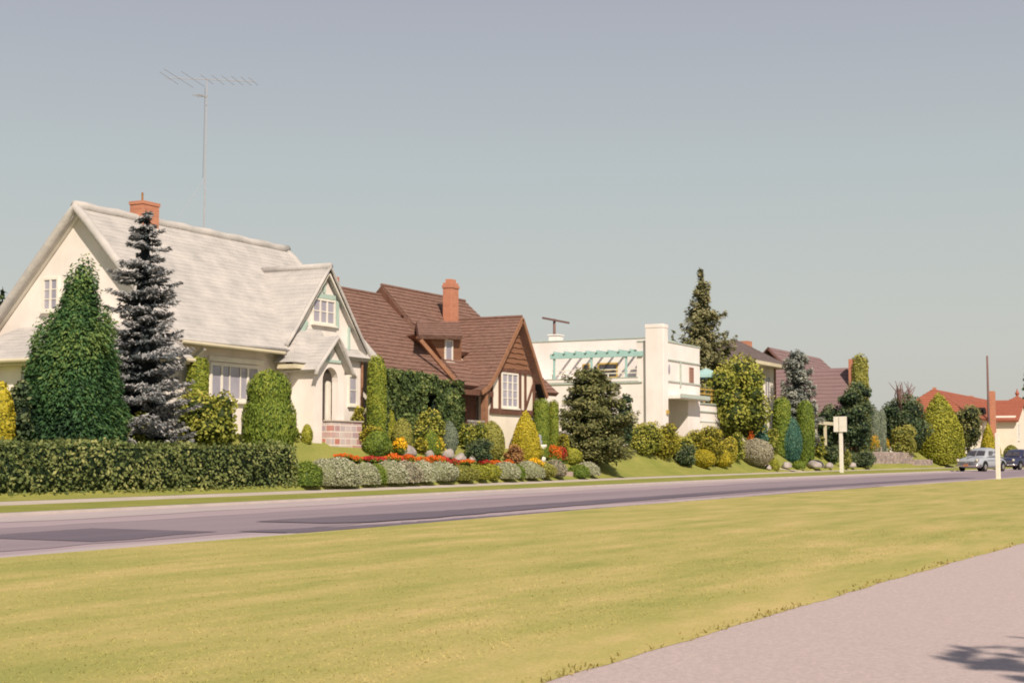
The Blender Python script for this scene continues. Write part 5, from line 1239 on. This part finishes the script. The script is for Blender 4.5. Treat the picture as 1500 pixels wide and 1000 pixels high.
conifer('far_conifer', 'distant dark tree top behind the left end of the white cottage', 'tree', spot(4, 60, 416, 40, 1.6), L['dark'], whorls=16, nb=8, leaf=.35, seed=20, core=.4)
# --- rockery: clipped mounds in a row above the sidewalk
row = [  # centre px, bottom, top, width, leaf, shape, words
 (449, 711, 675, 32, 'topiary', 'green mound at the left end of the rockery beside the hedge'),
 (474, 711, 671, 26, 'silver', 'narrow silver mound second from the hedge end of the rockery'),
 (495, 711, 669, 50, 'silver', 'widest silver mound in the left part of the rockery'),
 (514, 710, 676, 24, 'greybrown', 'buff mound leaning on the widest silver one'),
 (534, 709, 673, 32, 'silver', 'silver mound left of the small dark green one'),
 (551, 708, 677, 21, 'topiary', 'small dark green mound between two silver mounds'),
 (570, 707, 671, 34, 'silver', 'silver mound below the red flowers near the boulder'),
 (594, 706, 674, 32, 'greybrown', 'buff mound in the middle of the rockery under the boulder'),
 (618, 705, 674, 34, 'silver', 'silver mound below the spiky golden shrub'),
 (644, 704, 675, 36, 'silver', 'broad silver mound at the centre of the rockery'),
 (676, 703, 680, 34, 'olive', 'low olive mound right of the broad central silver mound'),
 (700, 702, 679, 26, 'lime', 'left of two touching yellow green mounds in the rockery'),
 (719, 702, 679, 24, 'lime', 'right of two touching yellow green mounds in the rockery'),
 (739, 701, 673, 34, 'silver', 'silver mound right of the two yellow green mounds'),
 (757, 700, 677, 20, 'topiary', 'narrow green mound squeezed between two large silver mounds'),
 (773, 700, 672, 30, 'silver', 'tall silver mound under the low yellow green mound'),
 (793, 699, 676, 26, 'olive', 'olive mound near the steps left of the last buff mound'),
 (813, 698, 672, 26, 'greybrown', 'buff silver mound just left of the stone steps'),
 (847, 699, 678, 28, 'topiary', 'green mound immediately right of the stone steps'),
 (861, 696, 676, 22, 'silver', 'last silver mound at the right end of the rockery'),
]
for px_, bo, tp, wd, lk, lab in row:
    clipped('rockery_mound', lab, 'mound plant', spotb(px_, bo, tp + random.uniform(-1, 3.5), wd*random.uniform(1.3, 1.8)), random.choice(['mound', 'dome', 'mound']), L[lk], .044, amp=.15, jit=.85, depth_=.20, group='clipped mounds in the rockery row', tshift=random.uniform(-.08, .06))
# low green filler plants at the foot of the row
for px_, bo, tp, wd, lab in ((490, 713, 702, 22, 'tiny green plant at the foot of the widest silver mound'), (603, 708, 696, 34, 'tiny dark green plants at the foot of the buff middle mound'), (660, 705, 694, 24, 'tiny green plant at the foot of the central silver mound'), (463, 713, 700, 18, 'tiny yellowish plant at the foot of the first green mound')):
    loose('edging_plant', lab, 'plant', spotb(px_, bo, tp, wd), L['dark'] if wd > 22 else L['loose'], .05, nb=5, seed=px_, group='edging plants at the rockery foot')
# --- flowers
def flowers(px_, Y, tp, wd, col, lab, leaf='topiary', hgt=None):
    x, y, z, H, R = spot(px_, Y, tp + 1, wd*1.25 if Y < 25 else wd); H = max(H, .16)
    f = Fol(); n = int(500 + 900*R)
    t = rng.uniform(0, 6.28, n); rr = np.sqrt(rng.random(n)); P = np.stack([x + np.cos(t)*rr*R, y + np.sin(t)*rr*min(R, .4), z + H*(.15 + .75*rng.random(n)*(1 - .5*rr**2))], 1)
    f.leaves(P, np.tile([-.2, -.4, 1.], (n, 1)), .07, .04, .45 + .2*rng.normal(size=n), .8)
    o = f.build('flower_clump', L[leaf], (x, y, z)); tag(o, lab, 'flowers', 'bright flower clumps in the beds')
    f = Fol(); n = int(340 + 420*R)
    t = rng.uniform(0, 6.28, n); rr = np.sqrt(rng.random(n)); q = lump(np.stack([np.cos(t)*rr*3, np.sin(t)*rr, 0*t], 1), 3, 5)
    P = np.stack([x + np.cos(t)*rr*R, y + np.sin(t)*rr*min(R, .4), z + H*(.62 + .36*rng.random(n) - .3*rr**2 + .1*q)], 1)
    f.leaves(P, np.tile([-.4, -.7, .8], (n, 1)), .06, .055, .5 + .3*rng.normal(size=n), .6)
    f.build('petals', B[col], None, o); return o
for a in ((502, 24.75, 669, 24, 'orange', 'small orange flower clump at the left of the rockery', ), (519, 24.6, 668, 20, 'orange', 'orange flower clump above the widest silver mound'), (541, 24.6, 667, 24, 'red', 'crimson flower clump above the small dark green mound'),
          (572, 24.65, 663, 26, 'orange', 'tall orange flower clump left of the boulder'), (584, 24.5, 668, 14, 'red', 'small red flower clump below the big boulder'), (598, 24.65, 664, 16, 'orange', 'orange flower clump right of the boulder'),
          (636, 24.6, 666, 26, 'orange', 'orange red flower clump below the spiky golden shrub'), (650, 24.55, 667, 14, 'red', 'little red clump at the right of the orange red flowers'), (680, 24.75, 672, 28, 'orange', 'long vivid orange marigold clump in the middle of the rockery'), (706, 24.75, 672, 20, 'red', 'crimson clump right of the vivid marigolds'),
          (745, 24.9, 672, 12, 'orange', 'single small orange clump behind the right silver mound'), (783, 24.75, 670, 24, 'sun', 'yellow orange clump below the low yellow green mound'), (810, 25.6, 651, 26, 'orange', 'orange clump at the foot of the lime column'), (823, 25.5, 653, 16, 'red', 'red clump beside the yew at the foot of the columns'),
          (586, 25.1, 640, 22, 'sun', 'bright yellow flower clump above the boulder'), (1100, 26.9, 630, 12, 'orange', 'few red blossoms standing behind the grey dome'), (1118, 26.7, 637, 8, 'orange', 'single orange red bloom at the right of the grey dome'),
          (555, 24.6, 668, 18, 'red', 'deep red clump right of the small dark green mound'), (616, 24.55, 668, 20, 'orange', 'low orange clump under the small pale boulder'), (664, 24.6, 671, 16, 'red', 'dark red clump left of the vivid marigolds'), (725, 24.8, 673, 20, 'orange', 'faded orange clump behind the two yellow green mounds'),
          (1281, 27.9, 636, 18, 'sun', 'golden orange flowers at the left above the stone wall'), (1295, 27.9, 638, 20, 'sun', 'golden orange flowers at the right above the stone wall')):
    flowers(*a)
# --- boulders
def rock(px_, bo, tp, wd, lab, seed):
    x, y, z, H, R = spotb(px_, bo, tp, wd) if px_ > 700 or px_ < 560 else spot(px_, 25.0 if bo < 668 else 24.85, tp - 1, wd*1.1); H = min(max(H, .14), R*1.5)
    import bmesh
    bm = bmesh.new(); bmesh.ops.create_icosphere(bm, subdivisions=3, radius=1)
    V = np.array([v.co[:] for v in bm.verts]); q = lump(V, 2.2, seed)*.26 + lump(V, 6, seed + 1)*.12
    for v, k in zip(bm.verts, q): v.co = Vector((v.co.x*R*(1 + k), v.co.y*R*.7*(1 + k), max(-.25, v.co.z)*H*.62*(1 + k) + H*.36))
    me = bpy.data.meshes.new('boulder'); bm.to_mesh(me); bm.free(); me.materials.append(M['rock'])
    for p in me.polygons: p.use_smooth = True
    o = bpy.data.objects.new('boulder', me); COL.objects.link(o); o.location = (x, y, z - .03); tag(o, lab, 'boulder', 'pale boulders set in the gardens')
for i, a in enumerate(((537, 656, 650.5, 19, 'flat pale boulder on the lawn left of the dark mound'), (597, 666, 652, 25, 'large pale boulder below the bright yellow flowers'), (630, 667, 657, 16, 'small pale boulder below the spiky golden shrub'), (656, 665, 655, 20, 'rounded pale boulder right of the spiky golden shrub'),
                       (674, 668, 662, 22, 'flat weathered boulder in front of the rounded pale one'), (692, 668, 662, 14, 'small boulder at the right end of the rockery top'), (1125, 688, 679, 12, 'small pale boulder at the foot of the grey dome'), (1152, 687, 674, 22, 'pale boulder in front of the blue green cypress'),
                       (1194, 688, 673, 34, 'long pale boulder on the bank left of the sign'), (1214, 687, 676, 16, 'brownish boulder just left of the sign foot'), (1247, 686, 675, 20, 'brownish boulder right of the sign foot'))):
    rock(*a, 30 + i)
clipped('low_mound', 'low lime mound between the grey dome and the boulders', 'mound plant', spotb(1134, 688, 671, 16), 'mound', L['lime'], .06, tshift=-.1)
clipped('low_mound', 'low dark lime mound between two boulders under the cypresses', 'mound plant', spotb(1170, 686, 674, 20), 'mound', L['topiary'], .06)
# tree beyond the viewer's right shoulder: only its shadow reaches the path
def shade_tree():
    f = Fol(); bl = []; r = np.random.default_rng(5)
    for k in range(17): bl.append(((3.70 + r.normal()*.6, -4.35 + r.normal()*.45, 5.3 + r.normal()*.45), (.5, .45, .35)))
    blobs(f, bl, .16, .35, 3, core=0)
    t = thing('shade_tree', 'leafy tree behind the viewer whose shadow falls on the path at bottom right', 'tree', (2.9, -4.6, 0))
    f.build('crown', L['loose'], None, t); part('trunk', MB().tube([(2.9, -4.6, -.15), (3.0, -4.4, 3), (3.3, -3.9, 5.4)], [.18, .13, .05], 8), M['bark'], t)
shade_tree()

# ================================================================== LIGHT, SKY, CAMERA
EL, AZ = math.radians(40), math.radians(45)
to_sun = Vector((-math.cos(AZ)*math.cos(EL), -math.sin(AZ)*math.cos(EL), math.sin(EL)))
sd = bpy.data.lights.new('sun', 'SUN'); sd.energy = 5.2; sd.angle = math.radians(.5); sd.color = (1.0, .86, .71)
so = bpy.data.objects.new('sun', sd); COL.objects.link(so); so.rotation_euler = (-to_sun).to_track_quat('-Z', 'Y').to_euler(); so.location = (0, -30, 40)
wd = bpy.data.worlds.new('World'); SC.world = wd; wd.use_nodes = True; nt = wd.node_tree
bg = nt.nodes['Background']
sk = nn(nt, 'ShaderNodeTexSky', sky_type='NISHITA'); sk.sun_disc = False; sk.sun_elevation = EL; sk.sun_rotation = math.radians(225); sk.dust_density = 3.0; sk.air_density = 1.2
bg.inputs['Strength'].default_value = .104
tc = nn(nt, 'ShaderNodeTexCoord'); sp_ = nn(nt, 'ShaderNodeSeparateXYZ'); nt.links.new(tc.outputs['Generated'], sp_.inputs[0])
rp_ = nn(nt, 'ShaderNodeValToRGB'); nt.links.new(sp_.outputs['Z'], rp_.inputs['Fac'])
stops = [(0.0, (5.8, 5.65, 5.1)), (.09, (5.6, 5.75, 5.4)), (.19, (4.85, 5.3, 5.3)), (.30, (4.1, 4.2, 4.75)), (.55, (2.2, 2.35, 2.9)), (1.0, (1.4, 1.6, 2.3))]
for i, (p, c) in enumerate(stops):
    e = rp_.color_ramp.elements[i] if i < 2 else rp_.color_ramp.elements.new(p)
    e.position = p; e.color = c4(c)
mx = nn(nt, 'ShaderNodeMix', data_type='RGBA'); mx.inputs['Factor'].default_value = .88
nt.links.new(sk.outputs[0], mx.inputs[6]); nt.links.new(rp_.outputs['Color'], mx.inputs[7]); nt.links.new(mx.outputs[2], bg.inputs['Color'])
cd = bpy.data.cameras.new('camera'); cd.sensor_width = 36; cd.lens = FPX/1500*36; cd.clip_end = 6000; cd.clip_start = .05
co = bpy.data.objects.new('camera', cd); COL.objects.link(co); co.location = (0, 0, EYE)
co.rotation_euler = (math.pi/2 + PH, 0, TH - math.pi/2)
SC.camera = co
SC.view_settings.view_transform = 'Standard'; SC.view_settings.look = 'None'; SC.view_settings.exposure = 0; SC.view_settings.gamma = 1
SC.cycles.filter_width = 1.9
SC.cycles.max_bounces = 6; SC.cycles.diffuse_bounces = 3
